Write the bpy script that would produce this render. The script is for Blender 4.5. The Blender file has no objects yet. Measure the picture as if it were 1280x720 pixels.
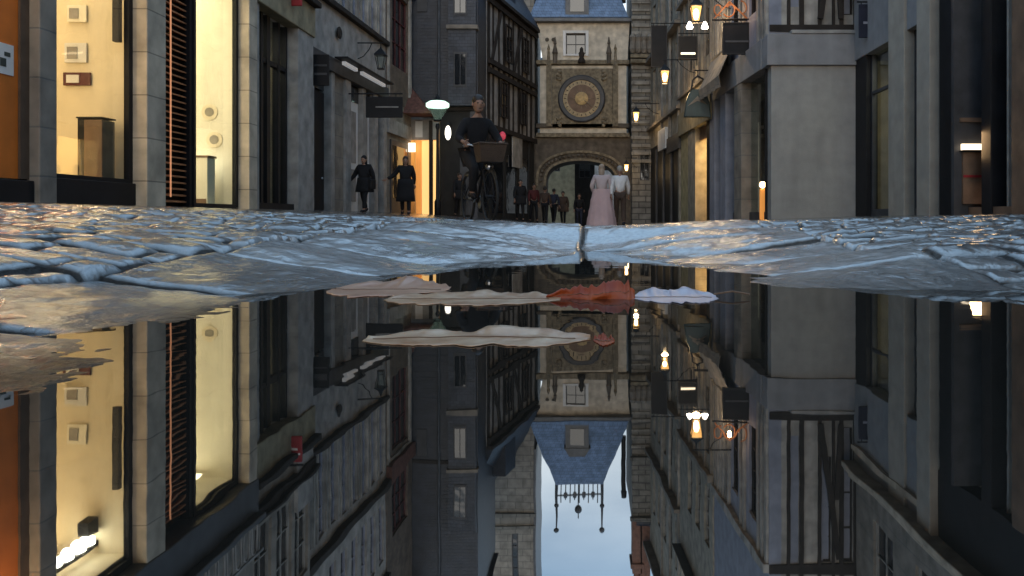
import bpy, bmesh, math, random
import numpy as np
from mathutils import Vector, noise as mnoise
random.seed(7)
rng = np.random.default_rng(5)
R = math.radians
S = bpy.context.scene
COL = S.collection

# ------------------------------------------------------------------ camera, sky, sun, exposure
CH = 0.10                                    # lens height above the puddle
cam = bpy.data.objects.new('camera', bpy.data.cameras.new('camera'))
COL.objects.link(cam)
cam.location = (0, 0, CH)
cam.rotation_euler = (R(90), 0, 0)
cam.data.sensor_width = 36
cam.data.lens = 28.125
cam.data.shift_x = -95 / 1280
cam.data.shift_y = -88 / 1280
cam.data.clip_start = 0.02
cam.data.clip_end = 3000
S.camera = cam

SUN_EL, SUN_AZ = 7.0, 180.0                  # low behind the camera, along the street (compass degrees from +Y)
w = bpy.data.worlds.new('World'); S.world = w; w.use_nodes = True
nt = w.node_tree
bg = nt.nodes['Background']
sky = nt.nodes.new('ShaderNodeTexSky')
sky.sky_type = 'NISHITA'; sky.sun_disc = False
sky.sun_elevation = R(SUN_EL); sky.sun_rotation = R(SUN_AZ)
sky.air_density = 1.0; sky.dust_density = 1.2; sky.ozone_density = 3.0
cn = nt.nodes.new('ShaderNodeTexNoise'); cn.inputs['Scale'].default_value = 3.2; cn.inputs['Detail'].default_value = 5
tc = nt.nodes.new('ShaderNodeTexCoord')
mp = nt.nodes.new('ShaderNodeMapping'); mp.inputs['Scale'].default_value = (1, 1, 3.0)
cr = nt.nodes.new('ShaderNodeValToRGB')
cr.color_ramp.elements[0].position = 0.42; cr.color_ramp.elements[1].position = 0.72
mx = nt.nodes.new('ShaderNodeMix'); mx.data_type = 'RGBA'; mx.blend_type = 'MIX'
ml = nt.nodes.new('ShaderNodeMath'); ml.operation = 'MULTIPLY'; ml.inputs[1].default_value = 0.40
L = nt.links.new
L(tc.outputs['Generated'], mp.inputs['Vector']); L(mp.outputs[0], cn.inputs['Vector'])
L(cn.outputs['Fac'], cr.inputs[0]); L(cr.outputs[0], ml.inputs[0])
ad_ = nt.nodes.new('ShaderNodeMath'); ad_.operation = 'ADD'; ad_.inputs[1].default_value = .55
L(ml.outputs[0], ad_.inputs[0]); L(ad_.outputs[0], mx.inputs['Factor'])
L(sky.outputs[0], mx.inputs[6]); 
sx = nt.nodes.new('ShaderNodeSeparateXYZ'); hr_ = nt.nodes.new('ShaderNodeValToRGB')
L(tc.outputs['Generated'], sx.inputs[0]); L(sx.outputs[2], hr_.inputs[0])
hr_.color_ramp.elements[0].position = .27; hr_.color_ramp.elements[0].color = (8.2, 8.8, 9.0, 1)
hr_.color_ramp.elements[1].position = .43; hr_.color_ramp.elements[1].color = (2.9, 4.5, 6.3, 1)
L(hr_.outputs[0], mx.inputs[7])
L(mx.outputs[2], bg.inputs['Color'])
bg.inputs['Strength'].default_value = 0.10

sun = bpy.data.objects.new('sun', bpy.data.lights.new('sun', 'SUN')); COL.objects.link(sun)
sun.data.energy = 0.2; sun.data.angle = R(30); sun.data.color = (1.0, 0.90, 0.80)
az = R(SUN_AZ)
sd = Vector((math.sin(az) * math.cos(R(SUN_EL)), math.cos(az) * math.cos(R(SUN_EL)), math.sin(R(SUN_EL))))
sun.rotation_euler = (-sd).to_track_quat('-Z', 'Y').to_euler()

S.view_settings.view_transform = 'Standard'; S.view_settings.look = 'None'
S.view_settings.exposure = 1.22; S.view_settings.gamma = 1; S.view_settings.use_curve_mapping = False
S.cycles.use_denoising = True
S.cycles.max_bounces = 8; S.cycles.diffuse_bounces = 4; S.cycles.glossy_bounces = 4
S.cycles.transparent_max_bounces = 8; S.cycles.caustics_reflective = False; S.cycles.caustics_refractive = False
S.cycles.sample_clamp_indirect = 6

# ------------------------------------------------------------------ materials
MATS = {}; ALB = 1.0
def nodes(name):
    m = bpy.data.materials.new(name); m.use_nodes = True
    t = m.node_tree; return m, t, t.nodes['Principled BSDF']
def rgba(c): return (c[0], c[1], c[2], 1)
def coords(t, kind='Object'):
    n = t.nodes.new('ShaderNodeTexCoord'); return n.outputs[kind]
def surf(name, c, rough=0.8, var=0.3, scale=3.0, bump=0.15, metal=0.0, spec=0.4, streak=0.12, fine=40):
    """plain plaster, paint, stone or metal with blotches, fine grain and rain streaks"""
    m, t, b = nodes(name)
    co = coords(t)
    n1 = t.nodes.new('ShaderNodeTexNoise'); n1.inputs['Scale'].default_value = scale; n1.inputs['Detail'].default_value = 6
    n2 = t.nodes.new('ShaderNodeTexNoise'); n2.inputs['Scale'].default_value = fine; n2.inputs['Detail'].default_value = 3
    st = t.nodes.new('ShaderNodeMapping'); st.inputs['Scale'].default_value = (1.3, 1.3, 0.14)
    n3 = t.nodes.new('ShaderNodeTexNoise'); n3.inputs['Scale'].default_value = 2.0; n3.inputs['Detail'].default_value = 4
    t.links.new(co, n1.inputs['Vector']); t.links.new(co, n2.inputs['Vector'])
    t.links.new(co, st.inputs['Vector']); t.links.new(st.outputs[0], n3.inputs['Vector'])
    r1 = t.nodes.new('ShaderNodeMapRange'); r1.inputs[1].default_value = .3; r1.inputs[2].default_value = .7
    r1.inputs[3].default_value = 1 - var; r1.inputs[4].default_value = 1 + var
    r3 = t.nodes.new('ShaderNodeMapRange'); r3.inputs[1].default_value = .4; r3.inputs[2].default_value = .7
    r3.inputs[3].default_value = 1 + streak * .4; r3.inputs[4].default_value = 1 - streak
    t.links.new(n1.outputs['Fac'], r1.inputs[0]); t.links.new(n3.outputs['Fac'], r3.inputs[0])
    mu = t.nodes.new('ShaderNodeMath'); mu.operation = 'MULTIPLY'
    t.links.new(r1.outputs[0], mu.inputs[0]); t.links.new(r3.outputs[0], mu.inputs[1])
    vm = t.nodes.new('ShaderNodeVectorMath'); vm.operation = 'SCALE'; vm.inputs[0].default_value = tuple(q*ALB for q in c)
    t.links.new(mu.outputs[0], vm.inputs['Scale'])
    t.links.new(vm.outputs[0], b.inputs['Base Color'])
    b.inputs['Roughness'].default_value = rough; b.inputs['Metallic'].default_value = metal
    b.inputs['Specular IOR Level'].default_value = spec
    if bump:
        ad = t.nodes.new('ShaderNodeMath'); ad.operation = 'ADD'
        t.links.new(n1.outputs['Fac'], ad.inputs[0]); t.links.new(n2.outputs['Fac'], ad.inputs[1])
        bp = t.nodes.new('ShaderNodeBump'); bp.inputs['Strength'].default_value = bump; bp.inputs['Distance'].default_value = .03
        t.links.new(ad.outputs[0], bp.inputs['Height']); t.links.new(bp.outputs[0], b.inputs['Normal'])
    MATS[name] = m
    return m
def blocks(name, c1, c2, mortar, bw, bh, rough=0.8, msize=.02, spec=.4, bump=.4):
    """coursed stone, brick or slate: brick pattern laid along the wall"""
    m, t, b = nodes(name)
    co = coords(t)
    sp = t.nodes.new('ShaderNodeSeparateXYZ'); t.links.new(co, sp.inputs[0])
    ad = t.nodes.new('ShaderNodeMath'); ad.operation = 'ADD'
    t.links.new(sp.outputs[0], ad.inputs[0]); t.links.new(sp.outputs[1], ad.inputs[1])
    cb = t.nodes.new('ShaderNodeCombineXYZ'); t.links.new(ad.outputs[0], cb.inputs[0]); t.links.new(sp.outputs[2], cb.inputs[1])
    br = t.nodes.new('ShaderNodeTexBrick')
    br.inputs['Scale'].default_value = 1; br.inputs['Brick Width'].default_value = bw; br.inputs['Row Height'].default_value = bh
    br.inputs['Mortar Size'].default_value = msize; br.inputs['Mortar Smooth'].default_value = .3
    br.inputs['Color1'].default_value = rgba([q*ALB for q in c1]); br.inputs['Color2'].default_value = rgba([q*ALB for q in c2]); br.inputs['Mortar'].default_value = rgba(mortar)
    t.links.new(cb.outputs[0], br.inputs['Vector'])
    n1 = t.nodes.new('ShaderNodeTexNoise'); n1.inputs['Scale'].default_value = 2.5; n1.inputs['Detail'].default_value = 7
    t.links.new(co, n1.inputs['Vector'])
    r1 = t.nodes.new('ShaderNodeMapRange'); r1.inputs[1].default_value = .3; r1.inputs[2].default_value = .7
    r1.inputs[3].default_value = .65; r1.inputs[4].default_value = 1.25
    t.links.new(n1.outputs['Fac'], r1.inputs[0])
    vm = t.nodes.new('ShaderNodeVectorMath'); vm.operation = 'SCALE'
    t.links.new(br.outputs['Color'], vm.inputs[0]); t.links.new(r1.outputs[0], vm.inputs['Scale'])
    t.links.new(vm.outputs[0], b.inputs['Base Color'])
    b.inputs['Roughness'].default_value = rough; b.inputs['Specular IOR Level'].default_value = spec
    bp = t.nodes.new('ShaderNodeBump'); bp.inputs['Strength'].default_value = bump; bp.inputs['Distance'].default_value = .03
    iv = t.nodes.new('ShaderNodeMath'); iv.operation = 'SUBTRACT'; t.links.new(n1.outputs['Fac'], iv.inputs[0]); t.links.new(br.outputs['Fac'], iv.inputs[1])
    t.links.new(iv.outputs[0], bp.inputs['Height']); t.links.new(bp.outputs[0], b.inputs['Normal'])
    MATS[name] = m
    return m
def glow(name, c, s):
    m, t, b = nodes(name)
    b.inputs['Base Color'].default_value = rgba(c); b.inputs['Emission Color'].default_value = rgba(c); b.inputs['Emission Strength'].default_value = s
    MATS[name] = m; return m
def glassy(name, tint=(.9, .95, .93), lo=0.06):
    m, t, b = nodes(name)
    t.nodes.remove(b)
    tr = t.nodes.new('ShaderNodeBsdfTransparent'); tr.inputs[0].default_value = rgba(tint)
    gl = t.nodes.new('ShaderNodeBsdfGlossy'); gl.inputs['Roughness'].default_value = .015
    lw = t.nodes.new('ShaderNodeLayerWeight'); lw.inputs[0].default_value = .5
    pw = t.nodes.new('ShaderNodeMath'); pw.operation = 'POWER'; pw.inputs[1].default_value = 5
    t.links.new(lw.outputs['Facing'], pw.inputs[0])
    fr = t.nodes.new('ShaderNodeMapRange'); fr.inputs[3].default_value = lo; fr.inputs[4].default_value = 1
    t.links.new(pw.outputs[0], fr.inputs[0])
    nz = t.nodes.new('ShaderNodeTexNoise'); nz.inputs['Scale'].default_value = .8
    t.links.new(coords(t), nz.inputs['Vector'])
    bp = t.nodes.new('ShaderNodeBump'); bp.inputs['Strength'].default_value = .06; bp.inputs['Distance'].default_value = .1
    t.links.new(nz.outputs['Fac'], bp.inputs['Height']); t.links.new(bp.outputs[0], gl.inputs['Normal'])
    mxs = t.nodes.new('ShaderNodeMixShader')
    t.links.new(fr.outputs[0], mxs.inputs[0]); t.links.new(tr.outputs[0], mxs.inputs[1]); t.links.new(gl.outputs[0], mxs.inputs[2])
    t.links.new(mxs.outputs[0], t.nodes['Material Output'].inputs[0])
    MATS[name] = m; return m

blocks('grey_stone', (.245, .213, .177), (.22, .19, .16), (.15, .145, .135), 3.1, .62, msize=.012, bump=.25); blocks('beige_stone', (.52, .43, .32), (.47, .39, .30), (.25, .21, .16), 3.1, .66, msize=.012, bump=.25); surf('pale_render', (.30, .28, .26))
surf('warm_render', (.29, .26, .21)); surf('block_render', (.32, .305, .285), var=.10, streak=.10)
surf('mauve_paint', (.255, .25, .255), var=.12, streak=.12)
surf('dark_paint', (.012, .012, .014), rough=.55, bump=.03, spec=.2); surf('charcoal', (.05, .05, .055), rough=.5, bump=.05)
surf('black_iron', (.015, .015, .017), rough=.5, bump=.03, metal=.3)
surf('dark_timber', (.035, .028, .024), rough=.85, spec=.2); surf('brown_timber', (.11, .07, .045)); surf('pale_timber', (.31, .285, .255), streak=.4)
surf('terracotta_paint', (.66, .17, .02), rough=.55, var=.12, bump=.04)
surf('red_slat', (.44, .17, .07), rough=.45, bump=.03); surf('red_paint', (.30, .02, .025), rough=.5, bump=.03); surf('dark_red', (.10, .028, .028)); surf('white_paint', (.72, .71, .70), var=.08, rough=.5, bump=.03)
surf('shutter_blue', (.30, .30, .36)); surf('cream_wall', (.78, .68, .50), var=.05, streak=.04, bump=.02); surf('pale_wall', (.82, .77, .64), var=.05, streak=.04, bump=.02)
surf('lime_infill', (.50, .45, .41), streak=.3); surf('beige_plain', (.38, .335, .28), var=.12, streak=.06); surf('dim_infill', (.27, .25, .235), streak=.3); surf('olive_render', (.26, .22, .14)); surf('yellow_render', (.40, .33, .18)); surf('blue_grey', (.24, .25, .30), var=.15)
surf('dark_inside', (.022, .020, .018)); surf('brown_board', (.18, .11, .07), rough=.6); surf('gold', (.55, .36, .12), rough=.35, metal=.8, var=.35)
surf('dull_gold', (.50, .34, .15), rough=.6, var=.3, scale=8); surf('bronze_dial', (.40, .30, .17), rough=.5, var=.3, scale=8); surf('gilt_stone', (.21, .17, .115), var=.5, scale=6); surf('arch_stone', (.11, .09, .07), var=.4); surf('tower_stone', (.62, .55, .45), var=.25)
surf('lead', (.07, .075, .085), rough=.4, metal=.2); surf('orange_paint', (.36, .15, .06), rough=.5); surf('teal_dark', (.02, .045, .05), rough=.4)
surf('roof_tile', (.13, .055, .04), scale=8, var=.4); surf('chimney_brick', (.20, .10, .07), scale=5)
surf('skin', (.26, .15, .105), rough=.5, var=.08, bump=.02, streak=0); surf('hair_fair', (.34, .26, .20), rough=.6); surf('hair_dark', (.02, .014, .011), rough=.5); surf('hair_grey', (.3, .28, .26), rough=.6)
surf('black_cloth', (.008, .008, .010), rough=.9); surf('navy_cloth', (.02, .023, .04), rough=.9); surf('white_cloth', (.62, .60, .60), rough=.9, streak=.05)
surf('maroon_cloth', (.075, .016, .016), rough=.9); surf('brown_cloth', (.06, .038, .028), rough=.9); surf('pale_pink_cloth', (.46, .37, .37), rough=.8, var=.1); surf('pink_cloth', (.52, .36, .36), rough=.8, var=.1, streak=.1)
surf('wicker', (.07, .045, .03), rough=.7, fine=80, bump=.5); surf('rubber', (.015, .015, .015), rough=.7); surf('steel', (.45, .45, .46), rough=.3, metal=1)
blocks('ashlar', (.31, .285, .25), (.26, .24, .21), (.16, .15, .135), .8, .36)
blocks('ashlar_dark', (.24, .225, .20), (.19, .18, .16), (.09, .085, .08), .7, .30, msize=.03)
blocks('slate', (.026, .031, .045), (.020, .024, .036), (.02, .022, .03), .22, .13, rough=.45, msize=.008, spec=.5)
blocks('slate_pale', (.055, .062, .080), (.035, .041, .056), (.02, .022, .03), .22, .13, rough=.5, msize=.008, spec=.4); blocks('roof_slate', (.17, .245, .40), (.13, .195, .32), (.05, .06, .085), .25, .16, rough=.38, msize=.008, spec=.8)
blocks('brown_brick', (.17, .12, .085), (.13, .09, .065), (.12, .11, .10), .24, .08, msize=.01)
glow('warm_bulb', (1, .72, .34), 9); glow('white_bulb', (1, .90, .72), 10); glow('green_white_lamp', (.68, 1, .80), .75); glow('soft_bulb', (1, .94, .82), 1.1)
glow('strip_white', (1, .80, .55), 1.1); glow('tube_dim', (.92, .95, 1), .09); glow('red_led', (1, .42, .20), .22); glow('red_lamp', (1, .10, .16), .06); glow('amber_panel', (1, .58, .20), .45)
glow('orange_glow', (1, .38, .08), .22)
glassy('shop_glass')
def amber():
    m, t, b = nodes('amber_glass'); t.nodes.remove(b)
    tr = t.nodes.new('ShaderNodeBsdfTransparent'); em = t.nodes.new('ShaderNodeEmission'); em.inputs[0].default_value = (1, .50, .14, 1); em.inputs[1].default_value = .45
    ad = t.nodes.new('ShaderNodeAddShader'); t.links.new(tr.outputs[0], ad.inputs[0]); t.links.new(em.outputs[0], ad.inputs[1]); t.links.new(ad.outputs[0], t.nodes['Material Output'].inputs[0])
    MATS['amber_glass'] = m
amber() 
def darkglass():
    m, t, b = nodes('dark_glass')
    b.inputs['Base Color'].default_value = (.012, .014, .018, 1); b.inputs['Roughness'].default_value = .06; b.inputs['Specular IOR Level'].default_value = .7
    nz = t.nodes.new('ShaderNodeTexNoise'); nz.inputs['Scale'].default_value = 1.3; t.links.new(coords(t), nz.inputs['Vector'])
    bp = t.nodes.new('ShaderNodeBump'); bp.inputs['Strength'].default_value = .12; bp.inputs['Distance'].default_value = .1
    t.links.new(nz.outputs['Fac'], bp.inputs['Height']); t.links.new(bp.outputs[0], b.inputs['Normal'])
    MATS['dark_glass'] = m
darkglass()
M = MATS

# ------------------------------------------------------------------ mesh helpers
class Frame:
    """a facade line in plan: u runs along it away from the lens, w points out into the street"""
    def __init__(s, ox, oy, dx, dy, side):
        l = math.hypot(dx, dy); s.o = Vector((ox, oy)); s.d = Vector((dx / l, dy / l))
        s.n = Vector((s.d.y, -s.d.x)) * (1 if side == 'left' else -1)
    def P(s, u, w_, z):
        p = s.o + s.d * u + s.n * w_; return Vector((p.x, p.y, z))
    def u(s, px, w_=0.0):                    # along-facade place met by a sight line
        k = (px - 735) / 1000; o = s.o + s.n * w_
        return (k * o.y - o.x) / (s.d.x - k * s.d.y)
class FrontFrame(Frame):
    """a wall facing back down the street: u runs to +X, w towards the lens"""
    def __init__(s, y):
        s.o = Vector((0, y)); s.d = Vector((1, 0)); s.n = Vector((0, -1))
def XP(px, D): return (px - 735) * D / 1000
def ZP(py, D): return CH + (272 - py) * D / 1000       # height seen directly
def ZR(py, D): return (py - 272) * D / 1000 - CH       # height seen in the puddle

class MB:
    def __init__(s): s.v = []; s.f = []; s.smooth = False
    def quad(s, a, b, c, d):
        i = len(s.v); s.v += [Vector(a), Vector(b), Vector(c), Vector(d)]; s.f.append((i, i+1, i+2, i+3)); return s
    def hexa(s, p):
        i = len(s.v); s.v += [Vector(q) for q in p]
        for f in ((3,2,1,0),(4,5,6,7),(0,1,5,4),(1,2,6,5),(2,3,7,6),(3,0,4,7)): s.f.append(tuple(i+k for k in f))
        return s
    def box(s, x0, x1, y0, y1, z0, z1):
        return s.hexa([(x0,y0,z0),(x1,y0,z0),(x1,y1,z0),(x0,y1,z0),(x0,y0,z1),(x1,y0,z1),(x1,y1,z1),(x0,y1,z1)])
    def fbox(s, F, u0, u1, w0, w1, z0, z1):
        P = F.P
        return s.hexa([P(u0,w0,z0),P(u1,w0,z0),P(u1,w1,z0),P(u0,w1,z0),P(u0,w0,z1),P(u1,w0,z1),P(u1,w1,z1),P(u0,w1,z1)])
    def bar(s, a, b, r, r2=None, n=8, cap=True):
        a, b = Vector(a), Vector(b); r2 = r if r2 is None else r2
        d = (b - a).normalized(); x = d.orthogonal().normalized(); y = d.cross(x)
        i = len(s.v)
        for p, q in ((a, r), (b, r2)):
            for k in range(n):
                t = 2 * math.pi * k / n; s.v.append(p + x * math.cos(t) * q + y * math.sin(t) * q)
        for k in range(n): s.f.append((i+k, i+(k+1)%n, i+n+(k+1)%n, i+n+k))
        if cap: s.f.append(tuple(i+k for k in reversed(range(n)))); s.f.append(tuple(i+n+k for k in range(n)))
        return s
    def path(s, pts, r, n=6):
        for a, b in zip(pts[:-1], pts[1:]): s.bar(a, b, r, n=n)
        return s
    def beam(s, a, b, wd, dp, up=(0, 0, 1)):
        """square bar between two points"""
        a, b = Vector(a), Vector(b); d = (b - a).normalized(); x = d.cross(Vector(up))
        if x.length < 1e-4: x = d.orthogonal()
        x.normalize(); y = x.cross(d)
        q = [(-1,-1),(1,-1),(1,1),(-1,1)]
        return s.hexa([a + x*wd/2*i + y*dp/2*j for i, j in q] + [b + x*wd/2*i + y*dp/2*j for i, j in q])
    def lathe(s, c, prof, n=20, axis=(0,0,1)):
        c = Vector(c); d = Vector(axis).normalized(); x = d.orthogonal().normalized(); y = d.cross(x)
        if abs(d.z) > .99: x, y = Vector((1,0,0)), Vector((0,1,0))
        i = len(s.v)
        for r, h in prof:
            for k in range(n):
                t = 2*math.pi*(k+.5)/n; s.v.append(c + d*h + x*r*math.cos(t) + y*r*math.sin(t))
        for j in range(len(prof)-1):
            for k in range(n):
                s.f.append((i+j*n+k, i+j*n+(k+1)%n, i+(j+1)*n+(k+1)%n, i+(j+1)*n+k))
        s.f.append(tuple(i+k for k in reversed(range(n)))); s.f.append(tuple(i+(len(prof)-1)*n+k for k in range(n)))
        return s
    def ball(s, c, rx, ry=None, rz=None, n=12):
        ry = ry or rx; rz = rz or rx; c = Vector(c); i = len(s.v); m_ = n // 2
        for j in range(m_+1):
            ph = math.pi*j/m_ - math.pi/2; ph = max(min(ph, 1.5), -1.5)
            for k in range(n):
                t = 2*math.pi*k/n; s.v.append(c + Vector((rx*math.cos(ph)*math.cos(t), ry*math.cos(ph)*math.sin(t), rz*math.sin(ph))))
        for j in range(m_):
            for k in range(n): s.f.append((i+j*n+k, i+j*n+(k+1)%n, i+(j+1)*n+(k+1)%n, i+(j+1)*n+k))
        s.f.append(tuple(i+k for k in reversed(range(n)))); s.f.append(tuple(i+m_*n+k for k in range(n)))
        return s
    def prism(s, poly, a):
        """polygon (3D points) pushed along vector a"""
        a = Vector(a); i = len(s.v); n = len(poly)
        s.v += [Vector(p) for p in poly] + [Vector(p) + a for p in poly]
        s.f.append(tuple(i+k for k in range(n))); s.f.append(tuple(i+n+k for k in reversed(range(n))))
        for k in range(n): s.f.append((i+k, i+n+k, i+n+(k+1)%n, i+(k+1)%n))
        return s
    def holed(s, F, u0, u1, z0, z1, holes, w_=0.0, depth=.18):
        """wall face with openings and their reveals"""
        us = sorted({u0, u1, *[h[0] for h in holes], *[h[1] for h in holes]}); zs = sorted({z0, z1, *[h[2] for h in holes], *[h[3] for h in holes]})
        us = [u for u in us if u0 <= u <= u1]; zs = [z for z in zs if z0 <= z <= z1]
        for a, b in zip(us[:-1], us[1:]):
            for c, d in zip(zs[:-1], zs[1:]):
                mu, mz = (a+b)/2, (c+d)/2
                if any(h[0] < mu < h[1] and h[2] < mz < h[3] for h in holes): continue
                s.quad(F.P(a,w_,c), F.P(b,w_,c), F.P(b,w_,d), F.P(a,w_,d))
        for h in holes:
            a, b, c, d = h[:4]; w2 = w_ - depth
            s.quad(F.P(a,w_,c),F.P(a,w_,d),F.P(a,w2,d),F.P(a,w2,c)); s.quad(F.P(b,w_,c),F.P(b,w2,c),F.P(b,w2,d),F.P(b,w_,d))
            s.quad(F.P(a,w_,c),F.P(a,w2,c),F.P(b,w2,c),F.P(b,w_,c)); s.quad(F.P(a,w_,d),F.P(b,w_,d),F.P(b,w2,d),F.P(a,w2,d))
        # ends, top and back so the block is solid from other places
        B = -6.0
        s.quad(F.P(u0,w_,z0),F.P(u0,w_,z1),F.P(u0,B,z1),F.P(u0,B,z0)); s.quad(F.P(u1,w_,z0),F.P(u1,B,z0),F.P(u1,B,z1),F.P(u1,w_,z1))
        s.quad(F.P(u0,w_,z1),F.P(u1,w_,z1),F.P(u1,B,z1),F.P(u0,B,z1)); s.quad(F.P(u0,B,z0),F.P(u0,B,z1),F.P(u1,B,z1),F.P(u1,B,z0))
        return s
    def build(s, name, mat, parent=None, bevel=0, smooth=None, solid=0, fix=False):
        off = Vector((0, 0, 0)); p = parent
        while p is not None: off += p.location; p = p.parent
        me = bpy.data.meshes.new(name)
        me.from_pydata([tuple(v - off) for v in s.v], [], s.f)
        if fix:
            bm = bmesh.new(); bm.from_mesh(me); bmesh.ops.remove_doubles(bm, verts=bm.verts, dist=1e-5)
            bmesh.ops.recalc_face_normals(bm, faces=bm.faces); bm.to_mesh(me); bm.free()
        me.update()
        if smooth if smooth is not None else s.smooth: me.polygons.foreach_set('use_smooth', [True]*len(me.polygons))
        o = bpy.data.objects.new(name, me); COL.objects.link(o)
        if mat is not None: me.materials.append(MATS[mat] if isinstance(mat, str) else mat)
        if parent: o.parent = parent
        if bevel:
            b = o.modifiers.new('bevel', 'BEVEL'); b.width = bevel; b.segments = 2; b.limit_method = 'ANGLE'
        if solid:
            b = o.modifiers.new('solid', 'SOLIDIFY'); b.thickness = solid
        return o
def thing(name, label, cat, loc=(0,0,0), group=None):
    o = bpy.data.objects.new(name, None); COL.objects.link(o); o.location = loc; o.empty_display_size = .2
    o['label'] = label; o['category'] = cat
    if group: o['group'] = group
    return o
def tag(o, label, cat, group=None):
    o['label'] = label; o['category'] = cat
    if group: o['group'] = group
    return o
def copy_tree(o, parent=None):
    c = o.copy(); COL.objects.link(c); c.parent = parent
    for ch in list(o.children): copy_tree(ch, c)
    return c
def lamp(name, kind, loc, power, color, parent, size=.3, rot=None, sy=None):
    l = bpy.data.lights.new(name, kind); l.energy = power; l.color = color
    if kind == 'AREA':
        l.size = size
        if sy: l.shape = 'RECTANGLE'; l.size_y = sy
    else: l.shadow_soft_size = size
    o = bpy.data.objects.new(name, l); COL.objects.link(o)
    off = Vector((0,0,0)); p = parent
    while p is not None: off += p.location; p = p.parent
    o.location = Vector(loc) - off; o.parent = parent
    if rot: o.rotation_euler = rot
    return o
def window(root, F, u0, u1, z0, z1, w_=-.12, nx=2, nz=3, fm='pale_timber', pm='dark_glass', name='window', t=.05):
    f = MB(); d0, d1 = w_, w_ + .05
    f.fbox(F,u0,u0+t,d0,d1,z0,z1).fbox(F,u1-t,u1,d0,d1,z0,z1).fbox(F,u0+t,u1-t,d0,d1,z0,z0+t).fbox(F,u0+t,u1-t,d0,d1,z1-t,z1)
    iu, iz = (u1-u0-2*t), (z1-z0-2*t)
    for k in range(1, nx): f.fbox(F,u0+t+iu*k/nx-.02,u0+t+iu*k/nx+.02,d0+.005,d1-.005,z0+t,z1-t)
    for k in range(1, nz): f.fbox(F,u0+t,u1-t,d0+.008,d1-.008,z0+t+iz*k/nz-.015,z0+t+iz*k/nz+.015)
    o = f.build(name, fm, root)
    p = MB().fbox(F,u0+.01,u1-.01,w_-.012,w_-.002,z0+.01,z1-.01).build('pane', pm, o)
    return o
def ssmooth(x): x = np.clip(x, 0, 1); return x*x*(3-2*x)

# ------------------------------------------------------------------ ground: wet setts rising to both sides of a gutter, with the puddle in it
DS = [-40, 0, 2, 3, 5, 9.5, 18, 25, 42, 70, 300]
ZC = [.03, .02, .028, .060, .034, -.03, -.15, -.26, -.50, -.9, -1.5]
ZL = [.30, .27, .27, .27, .28, .29, .29, .285, .30, .2, .2]
ZRR = [.2, .19, .19, .19, .18, .17, .145, .13, .11, .0, .0]
def base_z(x, y):
    zc = np.interp(y, DS, ZC); zl = np.interp(y, DS, ZL); zr = np.interp(y, DS, ZRR)
    xs_ = np.sqrt(x*x+.02)-.13
    tl = np.minimum(xs_/7.0, 1.3)**.75; tr = np.minimum(xs_/6.7, 1.3)**.75
    return np.where(x < 0, zc + (zl-zc)*tl, zc + (zr-zc)*tr)
def gz(x, y): return float(base_z(np.array([x]), np.array([y]))[0]) - .012
PUD = [(-.42,-.6),(-.34,.20),(-.336,.48),(-.337,.55),(-.38,.72),(-.39,.885),(-.345,1.06),(-.30,1.38),(-.18,1.82),(-.06,2.15),(-.03,2.55),(.0,2.56),(.03,2.2),
       (.20,2.05),(.24,1.58),(.27,1.17),(.40,1.07),(.60,1.07),(.80,1.0),(.95,.7),(1.0,.2),(.9,-.6)]
def poly_sd(x, y, poly):
    """signed distance to the waterline, negative in the water"""
    d = np.full(x.shape, 1e9); inside = np.zeros(x.shape, bool); n = len(poly)
    for i in range(n):
        ax, ay = poly[i]; bx, by = poly[(i+1) % n]
        ex, ey = bx-ax, by-ay; t = np.clip(((x-ax)*ex + (y-ay)*ey)/(ex*ex+ey*ey), 0, 1)
        d = np.minimum(d, np.hypot(x-ax-ex*t, y-ay-ey*t))
        c = ((ay > y) != (by > y)) & (x < (bx-ax)*(y-ay)/((by-ay) if by != ay else 1e-9) + ax)
        inside ^= c
    return np.where(inside, -d, d)
def hsh(i, j, k):
    v = np.sin(i*127.1 + j*311.7 + k*74.7)*43758.5453; return v - np.floor(v)
def vnoise(x, y, k):
    i, j = np.floor(x), np.floor(y); fx, fy = ssmooth(x-i), ssmooth(y-j)
    return (hsh(i,j,k)*(1-fx)+hsh(i+1,j,k)*fx)*(1-fy) + (hsh(i,j+1,k)*(1-fx)+hsh(i+1,j+1,k)*fx)*fy - .5
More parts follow.
